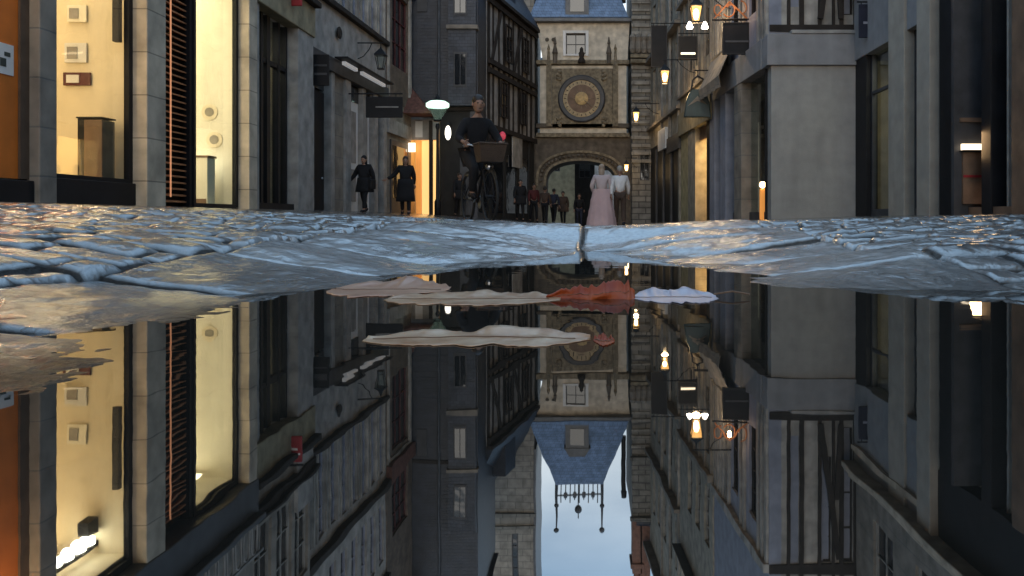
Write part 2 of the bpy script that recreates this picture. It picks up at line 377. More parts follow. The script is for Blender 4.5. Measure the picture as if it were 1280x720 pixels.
def setts(x, y):
    """relief of the stones and a random number per stone"""
    yw = y + .03*vnoise(x*2.2, y*2.2, 3) + .05*vnoise(x*.8, y*.8, 4)
    xw = x + .03*vnoise(x*2.4+9, y*2.4, 5)
    centre = np.abs(xw + .02) < .62
    rh = np.where(centre, .34, .098); cw = np.where(centre, .62, .135)
    row = np.floor(yw/rh); fy = yw/rh - row
    xo = np.where(centre, xw + .02 + .62*2, xw + .2*hsh(row, 0*row, 1)*1.0)
    cl = np.floor(xo/cw); fx = xo/cw - cl
    key = cl + 50*centre
    ex = np.minimum(fx, 1-fx)*cw; ey = np.minimum(fy, 1-fy)*rh
    e = np.minimum(ex, ey)
    rad = np.where(centre, .014, .013)
    edge = ssmooth((e-.002)/(rad-.002))
    dep = np.where(centre, .010, .011)
    h = -dep*(1-edge)
    tx, ty = hsh(row, key, 11)-.5, hsh(row, key, 12)-.5
    amp = np.where(centre, .5, 1.0)
    h = h + amp*(tx*.14*(fx-.5)*cw + ty*.18*(fy-.5)*rh + (hsh(row, key, 13)-.5)*.007)
    h = h - np.where(centre, .020, .0075)*((2*fy-1)**2*.75 + np.where(centre, .0, .45)*(2*fx-1)**2) + np.where(centre, .006, .004)
    xr, yr = x*.8-y*.6, x*.6+y*.8; kk = np.where(centre, .9, 1.4)
    h = h + kk*(.0045*vnoise(x*9, y*9, 21) + .0048*vnoise(xr*21, yr*21, 22) + .0036*vnoise(x*43, y*43, 23) + .0020*vnoise(xr*80, yr*80, 24) + .0008*vnoise(x*160+3, y*160, 25)) - .006
    return h, hsh(row, key, 15), edge
def ground():
    ys = [-40, -15, -6, -2.5, -1.2, -.6, -.3, -.1, .02]
    y = .10
    while y < 46: ys.append(y); y *= 1.0042 if y < 9 else 1.02
    ys += [50, 60, 75, 100, 150, 300]
    xs = [0.0]; dx = .006
    while xs[-1] < 7.5:
        xs.append(xs[-1] + dx)
        if xs[-1] > .95: dx = .0058*xs[-1]*1.0
    xs += [9, 12, 20, 60, 300]
    xs = np.array([-a for a in reversed(xs[1:])] + xs); ys = np.array(ys)
    X, Y = np.meshgrid(xs, ys)
    calm = 1 - .75*(1-ssmooth((X+.3)/.1))*(1-ssmooth((Y-.75)/.2))
    sd = poly_sd(X, Y, PUD) + calm*.05*vnoise(X*5, Y*5, 31) + .02*vnoise(X*14, Y*14, 32) + .008*vnoise(X*40, Y*40, 33)
    b = base_z(X, Y)
    h, rnd, edge = setts(X, Y)
    lip = np.exp(-(X/.55)**2)*ssmooth((Y-1.1)/.4)
    out = ssmooth(sd/(.55-.15*lip))
    z = np.where(sd > 0, b*out + .045*np.minimum(sd, .15), -.035*ssmooth(-sd/.12))
    near = ssmooth((sd+.02)/(.16-.05*lip))
    fade = (1 - ssmooth((Y-9)/14)*.6)*(.5 + .5*ssmooth((Y-.8)/1.6))
    Z = z + h*near*fade + (1-near)*.4*h*(sd > -.05)
    Z = Z + (X < 0)*(1-ssmooth((sd-.02)/.12))*(sd > -.03)*(1-ssmooth((Y-.9)/.3))*(.0022*vnoise(X*55, Y*55, 41) + .0020*vnoise(X*120, Y*120, 42))
    Z = np.where((sd < -.03), np.minimum(Z, -.004), Z)
    n, m_ = X.shape
    V = np.stack([X.ravel(), Y.ravel(), Z.ravel()], 1)
    idx = np.arange(n*m_).reshape(n, m_)
    F = np.stack([idx[:-1,:-1].ravel(), idx[:-1,1:].ravel(), idx[1:,1:].ravel(), idx[1:,:-1].ravel()], 1)
    me = bpy.data.meshes.new('paved_street')
    me.vertices.add(len(V)); me.vertices.foreach_set('co', V.astype(np.float32).ravel())
    me.loops.add(F.size); me.loops.foreach_set('vertex_index', F.astype(np.int32).ravel())
    me.polygons.add(len(F)); me.polygons.foreach_set('loop_start', np.arange(0, F.size, 4, dtype=np.int32)); me.polygons.foreach_set('loop_total', np.full(len(F), 4, np.int32))
    me.polygons.foreach_set('use_smooth', np.ones(len(F), bool))
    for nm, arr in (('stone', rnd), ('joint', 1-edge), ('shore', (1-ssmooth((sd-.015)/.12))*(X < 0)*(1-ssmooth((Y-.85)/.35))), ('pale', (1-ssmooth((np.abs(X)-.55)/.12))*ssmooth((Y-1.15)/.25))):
        a = me.attributes.new(nm, 'FLOAT', 'POINT'); a.data.foreach_set('value', arr.ravel().astype(np.float32))
    me.update(); me.validate()
    m, t, bs = nodes('wet_setts')
    a1 = t.nodes.new('ShaderNodeAttribute'); a1.attribute_name = 'stone'
    a2 = t.nodes.new('ShaderNodeAttribute'); a2.attribute_name = 'joint'
    rp = t.nodes.new('ShaderNodeValToRGB')
    rp.color_ramp.elements[0].color = (.075, .070, .068, 1); rp.color_ramp.elements[1].color = (.17, .165, .165, 1)
    e = rp.color_ramp.elements.new(.5); e.color = (.12, .108, .098, 1)
    t.links.new(a1.outputs['Fac'], rp.inputs[0])
    mix = t.nodes.new('ShaderNodeMix'); mix.data_type = 'RGBA'; mix.inputs[7].default_value = (.02, .018, .016, 1)
    jm = t.nodes.new('ShaderNodeMath'); jm.operation = 'MULTIPLY'; jm.inputs[1].default_value = .85
    t.links.new(a2.outputs['Fac'], jm.inputs[0]); t.links.new(jm.outputs[0], mix.inputs['Factor'])
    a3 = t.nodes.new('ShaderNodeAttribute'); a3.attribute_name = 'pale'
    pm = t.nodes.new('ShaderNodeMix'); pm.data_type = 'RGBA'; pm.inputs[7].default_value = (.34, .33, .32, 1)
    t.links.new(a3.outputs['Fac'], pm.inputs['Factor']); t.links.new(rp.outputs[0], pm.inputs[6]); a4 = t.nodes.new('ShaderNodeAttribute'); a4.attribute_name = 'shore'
    sm4 = t.nodes.new('ShaderNodeMix'); sm4.data_type = 'RGBA'; sm4.inputs[7].default_value = (.085, .055, .034, 1)
    t.links.new(a4.outputs['Fac'], sm4.inputs['Factor']); t.links.new(pm.outputs[2], sm4.inputs[6]); t.links.new(sm4.outputs[2], mix.inputs[6])
    n1 = t.nodes.new('ShaderNodeTexNoise'); n1.inputs['Scale'].default_value = 60; n1.inputs['Detail'].default_value = 4
    n2 = t.nodes.new('ShaderNodeTexNoise'); n2.inputs['Scale'].default_value = 4; n2.inputs['Detail'].default_value = 5
    co = coords(t); t.links.new(co, n1.inputs['Vector']); t.links.new(co, n2.inputs['Vector'])
    sc = t.nodes.new('ShaderNodeVectorMath'); sc.operation = 'SCALE'
    rr = t.nodes.new('ShaderNodeMapRange'); rr.inputs[1].default_value = .3; rr.inputs[2].default_value = .7; rr.inputs[3].default_value = .7; rr.inputs[4].default_value = 1.3
    t.links.new(n1.outputs['Fac'], rr.inputs[0]); t.links.new(rr.outputs[0], sc.inputs['Scale']); t.links.new(mix.outputs[2], sc.inputs[0])
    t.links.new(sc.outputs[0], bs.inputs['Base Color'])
    ro = t.nodes.new('ShaderNodeMapRange'); ro.inputs[1].default_value = .35; ro.inputs[2].default_value = .65; ro.inputs[3].default_value = .22; ro.inputs[4].default_value = .45
    t.links.new(n2.outputs['Fac'], ro.inputs[0]); t.links.new(ro.outputs[0], bs.inputs['Roughness'])
    bs.inputs['Coat Weight'].default_value = 1; cwn = t.nodes.new('ShaderNodeMapRange'); cwn.inputs[1].default_value = .25; cwn.inputs[2].default_value = .8; cwn.inputs[3].default_value = 1; cwn.inputs[4].default_value = .02; t.links.new(a2.outputs['Fac'], cwn.inputs[0]); shm = t.nodes.new('ShaderNodeMath'); shm.operation = 'MULTIPLY_ADD'; shm.inputs[1].default_value = -.95; shm.inputs[2].default_value = 1; t.links.new(a4.outputs['Fac'], shm.inputs[0]); cw2 = t.nodes.new('ShaderNodeMath'); cw2.operation = 'MULTIPLY'; t.links.new(shm.outputs[0], cw2.inputs[0]); t.links.new(cwn.outputs[0], cw2.inputs[1]); t.links.new(cw2.outputs[0], bs.inputs['Coat Weight']); sl_ = t.nodes.new('ShaderNodeMath'); sl_.operation = 'MULTIPLY'; sl_.inputs[1].default_value = .5; t.links.new(cw2.outputs[0], sl_.inputs[0]); t.links.new(sl_.outputs[0], bs.inputs['Specular IOR Level']); bs.inputs['Coat Roughness'].default_value = .12; bs.inputs['Coat IOR'].default_value = 2.3; bs.inputs['IOR'].default_value = 2.0; bs.inputs['Specular IOR Level'].default_value = .5
    n3 = t.nodes.new('ShaderNodeTexNoise'); n3.inputs['Scale'].default_value = 130; n3.inputs['Detail'].default_value = 5; t.links.new(co, n3.inputs['Vector'])
    sm = t.nodes.new('ShaderNodeMath'); sm.operation = 'ADD'; t.links.new(n1.outputs['Fac'], sm.inputs[0]); t.links.new(n3.outputs['Fac'], sm.inputs[1])
    bp = t.nodes.new('ShaderNodeBump'); bp.inputs['Strength'].default_value = .55; bp.inputs['Distance'].default_value = .006
    t.links.new(sm.outputs[0], bp.inputs['Height']); t.links.new(bp.outputs[0], bs.inputs['Normal'])
    bc = t.nodes.new('ShaderNodeBump'); bc.inputs['Strength'].default_value = .2; bc.inputs['Distance'].default_value = .005
    t.links.new(sm.outputs[0], bc.inputs['Height']); t.links.new(bc.outputs[0], bs.inputs['Coat Normal'])
    me.materials.append(m)
    o = bpy.data.objects.new('paved_street', me); COL.objects.link(o); o['kind'] = 'structure'
ground()
def water():
    mb = MB(); n = 40
    for i in range(n):
        for j in range(n):
            x0, x1 = -.8+2.2*i/n, -.8+2.2*(i+1)/n; y0, y1 = -.7+3.3*j/n, -.7+3.3*(j+1)/n
            mb.quad((x0,y0,0),(x1,y0,0),(x1,y1,0),(x0,y1,0))
    m, t, b = nodes('puddle_water')
    t.nodes.remove(b)
    df = t.nodes.new('ShaderNodeBsdfDiffuse'); df.inputs[0].default_value = (.018, .016, .013, 1)
    gl = t.nodes.new('ShaderNodeBsdfGlossy'); gl.inputs['Roughness'].default_value = .012; gl.inputs[0].default_value = (.97, .97, .97, 1)
    fr = t.nodes.new('ShaderNodeFresnel'); fr.inputs[0].default_value = 6.0
    nz = t.nodes.new('ShaderNodeTexNoise'); nz.inputs['Scale'].default_value = 9; nz.inputs['Detail'].default_value = 2
    mpn = t.nodes.new('ShaderNodeMapping'); mpn.inputs['Scale'].default_value = (1, 1.6, 1)
    t.links.new(coords(t), mpn.inputs['Vector']); t.links.new(mpn.outputs[0], nz.inputs['Vector'])
    bp = t.nodes.new('ShaderNodeBump'); bp.inputs['Strength'].default_value = .006; bp.inputs['Distance'].default_value = .02
    t.links.new(nz.outputs['Fac'], bp.inputs['Height']); t.links.new(bp.outputs[0], gl.inputs['Normal'])
    ms = t.nodes.new('ShaderNodeMixShader'); t.links.new(fr.outputs[0], ms.inputs[0]); t.links.new(df.outputs[0], ms.inputs[1]); t.links.new(gl.outputs[0], ms.inputs[2])
    t.links.new(ms.outputs[0], t.nodes['Material Output'].inputs[0])
    o = mb.build('puddle_water', m); o['kind'] = 'structure'
water()

# ------------------------------------------------------------------ left: corner shop with two tall lit windows
WARM = (1, .69, .38)
def left_lit_shop():
    F = Frame(-7, 6, 0, 1, 'left'); Y = lambda y: y - 6
    r = thing('shop_building', 'nearest shop on the left with two tall glowing yellow windows between stone pilasters', 'building', (-7, 6, 0))
    wn = [(Y(a), Y(a)+1.1, 7.2, 9.4) for a in (7.2, 9.6, 12.0, 14.4)]
    wn += [(Y(a), Y(a)+1.1, 7.2, 9.4) for a in (-12, -8, -4, 0, 4)]
    MB().fbox(F,Y(-24),Y(5.98),-6,-.05,-1,5.895).build('rear_wall', 'grey_stone', r)
    for a in (-20, -14, -8, -2): MB().fbox(F,Y(a),Y(a)+3.6,-.045,.03,.5,4.4).build('shop_window', 'dark_glass', r)
    MB().holed(F, Y(-24), Y(16.4), 5.9, 9.8, wn).build('wall', 'grey_stone', r)
    for h in wn: window(r, F, *h)
    MB().fbox(F,0,Y(16.4),-.3,.26,5.22,5.9).build('fascia', 'charcoal', r, .02)
    MB().fbox(F,0,Y(16.38),-.1,.42,5.9,6.02).build('cornice', 'charcoal', r, .02)
    for y0, y1, wd in ((10.04,10.37,.12),(12.25,12.80,.25),(15.95,16.34,.25)):
        MB().fbox(F,Y(y0),Y(y1),-.05,wd,-1,5.22).build('pilaster', 'beige_stone' if y0 > 11 else 'grey_stone', r, .015)
    MB().fbox(F,Y(6.0),Y(6.6),-.35,.12,-1,5.22).build('pilaster', 'grey_stone', r, .015)
    # terracotta door leaf on the far left with its dark base
    d = MB().fbox(F,Y(6.6),Y(9.88),-.10,-.04,.58,5.2).build('door', 'terracotta_paint', r)
    MB().fbox(F,Y(9.88),Y(10.04),-.14,-.01,.58,5.2).build('door_frame', 'brown_timber', r)
    MB().fbox(F,Y(6.6),Y(10.03),-.2,.06,-1,.56).build('plinth', 'dark_paint', r, .01)
    n = MB().fbox(F,Y(9.50),Y(9.79),-.039,-.028,1.83,2.2).build('notice', 'white_paint', d)
    MB().fbox(F,Y(9.56),Y(9.66),-.027,-.024,1.92,2.02).fbox(F,Y(9.63),Y(9.73),-.027,-.024,2.05,2.1).build('mark', 'teal_dark', n)
    # first lit window: the room behind it, seen against its far side wall
    u0, u1 = Y(10.37), Y(12.25)
    wf = MB().fbox(F,u0,u0+.07,-.05,.03,.62,5.22).fbox(F,u1-.10,u1,-.05,.03,.62,5.22).fbox(F,u0+.07,u1-.10,-.05,.03,5.1,5.22).fbox(F,u0+.07,u1-.10,-.05,.03,.62,.68).build('shop_window', 'dark_paint', r)
    MB().fbox(F,u0+.07,u1-.10,-.02,-.012,.68,5.1).build('pane', 'shop_glass', wf)
    MB().fbox(F,u0,u1,-.4,.08,-1,.62).build('window_base', 'dark_paint', r, .01)
    room = MB(); z0, z1, D0 = .62, 5.05, -3.4
    room.quad(F.P(u1+.02,-.055,z0),F.P(u1+.02,D0,z0),F.P(u1+.02,D0,z1),F.P(u1+.02,-.055,z1))
    room.quad(F.P(u0-1.2,D0,z0),F.P(u1+.02,D0,z0),F.P(u1+.02,D0,z1),F.P(u0-1.2,D0,z1))
    room.quad(F.P(u0-1.2,-.055,z0),F.P(u0-1.2,D0,z0),F.P(u0-1.2,D0,z1),F.P(u0-1.2,-.055,z1))
    room.quad(F.P(u0-1.2,-.055,z1),F.P(u1+.02,-.055,z1),F.P(u1+.02,D0,z1),F.P(u0-1.2,D0,z1))
    room.quad(F.P(u0-1.2,-.055,z0),F.P(u1+.02,-.055,z0),F.P(u1+.02,D0,z0),F.P(u0-1.2,D0,z0))
    room.build('shop_room', 'cream_wall', r)
    MB().fbox(F,u0+.1,u0+.2,-.6,-.35,.7,5).build('blind_post', 'dark_inside', r)
    lamp('room_light', 'AREA', F.P(u0+.75,-1.7,4.95), 30, WARM, r, 1.2, None, 2.2)
    lamp('room_light', 'AREA', F.P(u0-.3,-.85,2.6), 31, WARM, r, 1.4, (R(90),0,0), 3.8)
    ro = MB().fbox(F,Y(11.2),Y(12.25),-.56,-.50,4.86,4.93).fbox(F,Y(11.95),Y(12.2),-.62,-.46,4.45,4.70).build('spot_rail', 'dark_paint', r)
    for yy_, rr_ in ((11.36,.06),(11.56,.085),(11.82,.10),(12.04,.10)): MB().lathe(F.P(Y(yy_),-.53,4.78),[(.03,.08),(rr_,.05),(rr_,-.03),(rr_*.7,-.06)],14).build('spotlight', 'white_bulb', ro)
    MB().fbox(F,u1-.22,u1-.12,-.16,-.06,2.75,4.0).build('wall_speaker', 'dark_paint', r, .01)
    # second lit window with the slatted red screen beside it
    u2, u3, u4 = Y(12.85), Y(14.18), Y(15.95)
    sc = MB()
    for k in range(44): sc.hexa([F.P(u2,-.16,.38+.108*k),F.P(u3,-.16,.38+.108*k),F.P(u3,-.06,.36+.108*k),F.P(u2,-.06,.36+.108*k),F.P(u2,-.16,.405+.108*k),F.P(u3,-.16,.405+.108*k),F.P(u3,-.06,.385+.108*k),F.P(u2,-.06,.385+.108*k)])
    so = MB().fbox(F,u2,u3,-.20,-.165,.2,5.2).build('screen', 'dark_inside', r)
    sc.build('slats', 'red_slat', so)
    MB().bar(F.P((u2+u3)/2,-.05,.45),F.P((u2+u3)/2,-.05,5.0),.013).build('light_rod', 'red_led', so)
    MB().fbox(F,u3-.12,u3-.02,-.24,.0,.2,5.2).build('screen_post', 'dark_paint', r)
    wf = MB().fbox(F,u3-.02,u3+.05,-.05,.03,.3,5.22).fbox(F,u4-.10,u4,-.05,.03,.3,5.22).fbox(F,u3+.05,u4-.1,-.05,.03,5.1,5.22).fbox(F,u3+.05,u4-.1,-.05,.03,.24,.36).build('shop_window', 'dark_paint', r)
    MB().fbox(F,u3+.05,u4-.1,-.02,-.012,.36,5.1).build('pane', 'shop_glass', wf)
    rm = MB(); z0, z1, D0 = .30, 5.05, -2.2
    rm.quad(F.P(u4,-.055,z0),F.P(u4,D0,z0),F.P(u4,D0,z1),F.P(u4,-.055,z1)); rm.quad(F.P(u3-.1,D0,z0),F.P(u4,D0,z0),F.P(u4,D0,z1),F.P(u3-.1,D0,z1))
    rm.quad(F.P(u3-.1,-.055,z0),F.P(u3-.1,D0,z0),F.P(u3-.1,D0,z1),F.P(u3-.1,-.055,z1)); rm.quad(F.P(u3-.1,-.055,z1),F.P(u4,-.055,z1),F.P(u4,D0,z1),F.P(u3-.1,D0,z1)); rm.quad(F.P(u3-.1,-.055,z0),F.P(u4,-.055,z0),F.P(u4,D0,z0),F.P(u3-.1,D0,z0))
    rm.build('shop_room', 'pale_wall', r)
    lamp('room_light', 'AREA', F.P(u3+.8,-1.1,4.95), 18, (1, .82, .54), r, 1.0, None, 1.6)
    lamp('room_light', 'AREA', F.P(u3-.05,-.7,2.6), 26, (1, .76, .48), r, .9, (R(90),0,0), 3.8)
    lamp('room_light', 'POINT', F.P(u4-.55,-.75,1.2), 3.5, (1, .80, .5), r, .12)
    MB().ball(F.P(u4-.25,-.42,1.15),.05).build('wall_bulb', 'white_bulb', r)
    MB().ball(F.P(u3+.1,-.3,3.55),.06).build('wall_bulb', 'white_bulb', r)
    b = MB()
    rail = MB()
    for nm_, ya_, yb_, pw_ in (('added_light_housing', 8.6, 9.8, 30),):  # added light under the fascia, put in only to brighten the terracotta door
        dl_ = MB().fbox(F,Y(ya_),Y(yb_),.05,.15,5.17,5.215).build(nm_, 'dark_paint', r)
        lamp('added_door_light', 'AREA', F.P((Y(ya_)+Y(yb_))/2, .11, 5.15), pw_, (1, .70, .36), dl_, .12, (0,R(0),R(90)), .7)
    # first floor balcony rail of rounded iron hoops
    for k in range(13):
        uu = Y(11.6)+.36*k
        pts = [F.P(uu-.13,.36,6.06),F.P(uu-.13,.36,6.45)] + [F.P(uu-.13*math.cos(t),.36,6.45+.14*math.sin(t)) for t in [math.pi*q/8 for q in range(1,8)]] + [F.P(uu+.13,.36,6.45),F.P(uu+.13,.36,6.06)]
        rail.path(pts, .022)
    rail.fbox(F,Y(11.2),Y(16.35),.34,.38,6.62,6.67)
    rail.build('balcony_rail', 'pale_render', r)
    return r
left_lit_shop()
FL1 = Frame(-7, 6, 0, 1, 'left')
# stock inside the first window
r = thing('display_stand', 'dark upright display block standing inside the nearest lit yellow window', 'display stand', (-7.3, 11.9, .62))
MB().box(-7.50,-7.40,11.75,12.05,.62,1.56).build('side_panel', 'dark_paint', r, .008)
MB().box(-7.40,-7.13,11.74,12.06,.62,1.54).build('front_panel', 'brown_board', r, .01)
MB().box(-7.51,-7.12,11.73,12.07,1.56,1.58).build('top', 'dark_paint', r)
r = thing('sale_card', 'small white card propped on the sill in the nearest lit window', 'card', (-7.45, 10.75, .68))
MB().hexa([(-7.55,10.7,.69),(-7.4,10.78,.69),(-7.4,10.80,.69),(-7.55,10.72,.69),(-7.52,10.80,.98),(-7.37,10.88,.98),(-7.37,10.9,.98),(-7.52,10.82,.98)]).build('card_face', 'white_paint', r)
MB().beam((-7.46,10.85,.95),(-7.44,11.0,.69),.04,.006).build('card_strut', 'white_paint', r)
for k, (dx, z, wd, hh, mat, lab) in enumerate(((0,3.22,.30,.26,'pale_wall','pale square picture, uppermost on the yellow wall in the nearest window'),(-.02,2.62,.34,.30,'white_paint','white framed notice on the yellow wall in the nearest window'),(.0,2.22,.42,.2,'dark_red','dark red and white little picture under the notice on the yellow wall'))):
    x = XP(97, 12.25) + dx
    r = thing('wall_picture', lab, 'picture', (x, 12.26, z), 'pictures on the yellow shop wall')
    MB().box(x-wd/2,x+wd/2,12.225,12.255,z-hh/2,z+hh/2).build('frame', mat, r, .008)
    MB().box(x-wd*.36,x+wd*.1,12.212,12.224,z-hh*.3,z+hh*.3).build('print', 'white_paint' if k == 2 else 'pale_render', r)

t = thing('display_plinth', 'pale display plinth low in the second, brighter lit window', 'display plinth', (-7.45, 15.5, .36))
MB().box(-7.62,-7.28,15.3,15.62,.36,1.25).build('block', 'pale_wall', t, .01); MB().box(-7.64,-7.26,15.28,15.64,1.25,1.29).build('top', 'brown_board', t); MB().box(-7.6,-7.3,15.29,15.299,.36,.46).build('base', 'brown_board', t)  # brown strip along the plinth's foot is shading put in as colour
for k_, (px_, z_, lab_) in enumerate(((262,2.2,'faint round emblem on the wall of the second lit window, upper one'),(268,1.65,'faint round emblem on the wall of the second lit window, lower one'))):
    t = thing('wall_emblem', lab_, 'emblem', (XP(px_,15.93), 15.93, z_), 'round emblems on the second shop wall')
    MB().lathe((XP(px_,15.93),15.945,z_),[(.16,0),(.16,.02),(.13,.025)],24,(0,-1,0)).build('disc', 'cream_wall', t); MB().lathe((XP(px_,15.93),15.918,z_),[(.09,0),(.09,.008)],20,(0,-1,0)).build('centre', 'warm_render', t)
# ------------------------------------------------------------------ left: narrow dark shop
def left_dark_shop():
    F = FL1; Y = lambda y: y - 6
    r = thing('shop_building', 'narrow dark glazed shop house with a red sign, next beyond the glowing yellow windows', 'building', (-7, 16.4, 0))
    wn = [(Y(a), Y(a)+.9, 6.5, 8.7) for a in (16.8, 18.0, 19.1)]
    MB().holed(F, Y(16.4), Y(20.15), 5.4, 10.2, wn).build('wall', 'grey_stone', r)
    for h in wn: window(r, F, *h)
    MB().fbox(F,Y(16.4),Y(20.15),-.2,.14,4.62,5.36).build('fascia', 'olive_render', r, .02)
    MB().fbox(F,Y(16.4),Y(20.15),-.1,.30,5.36,5.5).build('cornice', 'dark_timber', r, .02)
    MB().fbox(F,Y(16.4),Y(20.15),-.1,.16,5.95,6.12).fbox(F,Y(16.4),Y(20.15),-.1,.26,6.12,6.2).build('sill_band', 'dark_timber', r, .02)
    MB().fbox(F,Y(16.36),Y(16.9),-.3,.06,-1,4.62).build('pilaster', 'pale_render', r, .01)
    MB().fbox(F,Y(19.05),Y(20.1),-.3,.10,-1,6.9).build('pilaster', 'pale_render', r, .015)
    u0, u1 = Y(16.9), Y(19.05)
    MB().fbox(F,u0,u1,-.4,.0,-1,.42).build('plinth', 'dark_paint', r)
    wf = MB()
    for a, b in ((u0,u0+.1),(u0+.62,u0+.74),(u0+.95,u0+1.13),(u0+1.6,u0+1.7),(u1-.08,u1)): wf.fbox(F,a,b,-.3,-.16,.42,4.62)
    wf.fbox(F,u0+.1,u1-.08,-.28,-.18,3.55,3.65)
    wf = wf.build('shop_window', 'black_iron', r)
    MB().fbox(F,u0+.1,u1-.08,-.245,-.235,.42,4.6).build('pane', 'shop_glass', wf)
    bk = MB(); bk.quad(F.P(u0-1,-2.2,.3),F.P(u1,-2.2,.3),F.P(u1,-2.2,4.62),F.P(u0-1,-2.2,4.62)); bk.quad(F.P(u1,-.31,.3),F.P(u1,-2.2,.3),F.P(u1,-2.2,4.62),F.P(u1,-.31,4.62))
    bk.build('shop_room', 'olive_render', r)
    MB().fbox(F,u1-.06,u1-.02,-1.15,-.75,.4,4.1).build('curtain', 'brown_board', r)
    MB().fbox(F,u1-.10,u1-.03,-1.9,-1.3,.4,3.6).build('curtain', 'dark_inside', r)
    lamp('room_light', 'AREA', F.P(u0+.6,-1.2,4.5), 8, (1, .85, .6), r, .8)
    s = thing('hanging_sign', 'small red sign on a bracket above the narrow dark shop', 'sign', (-6.9, 18.5, 5.05), 'signs hung over the left shops')
    MB().box(-6.92,-6.62,18.5,18.56,5.0,5.6).build('board', 'red_paint', s, .02)
    MB().box(-6.88,-6.66,18.49,18.499,5.36,5.42).box(-6.88,-6.72,18.49,18.499,5.24,5.28).build('lettering', 'white_paint', s)
    MB().bar((-7.05,18.53,5.66),(-6.6,18.53,5.66),.02).bar((-6.85,18.53,5.66),(-6.85,18.53,5.58),.01).build('bracket', 'black_iron', s)
left_dark_shop()

# ------------------------------------------------------------------ left: pale rendered house with long windows and a lit fascia strip
FL2 = Frame(-7.4, 20, .04, 1, 'left')
def left_pale_house():
    F = FL2; r = thing('town_house', 'pale rendered house on the left with rows of long narrow windows above a shop fascia', 'building', (-7.4, 20.1, 0))
    U = F.u
    uA, uB = .12, U(482)
    w1 = []; w2 = []
    a = .75
    while a + .5 < uB - .3:
        w1.append((a, a+.52, 6.3, 8.7)); w2.append((a, a+.52, 9.8, 11.8)); a += .92
    MB().holed(F, uA, uB, 4.62, 13.2, w1 + w2).build('wall', 'pale_render', r)
    for h in w1: window(r, F, *h, nx=1, nz=3, fm='shutter_blue', t=.07)
    for h in w2: window(r, F, *h, nx=1, nz=3, fm='shutter_blue', t=.07)
    tb = MB()
    a = .5
    for h in w1: tb.fbox(F,h[0]-.12,h[0]-.03,0,.05,6.3,8.7).fbox(F,h[1]+.03,h[1]+.12,0,.05,6.3,8.7)
    tb.build('timber_posts', 'pale_timber', r)
    for z, wd, hh in ((6.08,.16,.16),(9.0,.22,.2),(9.2,.12,.14),(12.3,.2,.2)): MB().fbox(F,uA,uB,-.05,wd,z,z+hh).build('string_course', 'dark_timber', r, .02)
    MB().fbox(F,uA,uB+.1,-6,.5,13.2,13.35).build('eave', 'dark_timber', r)
    MB().prism([F.P(uA,.5,13.35),F.P(uA,-6,13.35),F.P(uA,-3,16.5)], F.d.to_3d()*(uB-uA)).build('roof', 'slate', r)
    # shop front below
    MB().fbox(F,uA,uB,-.2,.12,4.22,4.62).build('fascia', 'charcoal', r, .015)
    MB().fbox(F,U(413),U(474),.12,.5,4.62,4.66).build('canopy', 'dark_paint', r)
    for p0, p1 in ((419,435),(442,471)): MB().fbox(F,U(p0),U(p1),.20,.30,4.50,4.60).build('light_strip', 'tube_dim', r)
    MB().quad(F.P(uA,-.9,-1),F.P(uB,-.9,-1),F.P(uB,-.9,4.3),F.P(uA,-.9,4.3)).build('shop_back', 'dark_inside', r)
    g = MB()
    for p0, p1, wd in ((386,392,.02),(412,416,.06),(430,437,.05),(452,456,.04),(466,471,.05),(478,482,.05)): g.fbox(F,U(p0),U(p1),-.3,wd,-1,4.22)
    g.build('posts', 'pale_render', r, .01)
    MB().fbox(F,U(416),U(430),-.3,-.02,-1,4.22).build('ground_wall', 'grey_stone', r)
    d = MB().fbox(F,U(393),U(411),-.2,-.14,-1,3.6).build('door', 'dark_paint', r); MB().fbox(F,U(393),U(411),-.2,-.14,3.66,4.2).build('fanlight', 'dark_glass', r)
    MB().ball(F.P(U(408),-.12,1.2),.03).build('handle', 'steel', d)
    for p0, p1 in ((437,452),(456,466)):
        w_ = MB().fbox(F,U(p0),U(p1),-.2,-.12,-1,3.7).build('door', 'white_paint', r, .01)
        MB().fbox(F,U(p0+3),U(p1-3),-.119,-.10,.6,1.6).fbox(F,U(p0+3),U(p1-3),-.119,-.10,1.8,3.4).build('panel', 'pale_render', w_)
    MB().fbox(F,U(437),U(466),-.2,-.10,3.7,4.2).build('transom', 'dark_glass', r)
    MB().fbox(F,U(471),U(478),-.25,-.14,.5,4.0).build('shop_window', 'dark_glass', r)
    q = MB(); c = F.P(U(421),.05,5.45)     # small round plaque
    MB().lathe(c,[(.16,0),(.18,.04),(.12,.07)],20,F.n.to_3d()).build('round_plaque', 'dark_timber', r)
left_pale_house()
s = thing('hanging_sign', 'small black sign with two pale bands, standing out beside the white pilaster', 'sign', (XP(401,20.6), 20.6, 3.5), 'signs hung over the left shops')
x0, x1 = XP(391,20.6), XP(411,20.6)
MB().box(x0,x1,20.6,20.66,ZP(107,20.6),ZP(68,20.6)).build('board', 'dark_paint', s, .01)
MB().box(x0+.04,x1-.05,20.588,20.597,ZP(83,20.6),ZP(80.5,20.6)).box(x0+.04,x1-.05,20.588,20.597,ZP(94,20.6),ZP(91,20.6)).build('pale_band', 'charcoal', s)
MB().bar((x0-.3,20.63,ZP(70,20.6)),(x0+.02,20.63,ZP(70,20.6)),.02).build('bracket', 'black_iron', s)
s = thing('hanging_sign', 'wide black oblong sign on a bracket, above the two pedestrians on the left', 'sign', (XP(480,24), 24, 3.3), 'signs hung over the left shops')
x0, x1 = XP(457,24), XP(503,24)
MB().box(x0,x1,24,24.07,ZP(147,24),ZP(121,24)).build('board', 'dark_paint', s, .015)
MB().box(x0+.3,x1-.12,23.988,23.998,ZP(134.5,24),ZP(133,24)).build('lettering', 'pale_render', s)
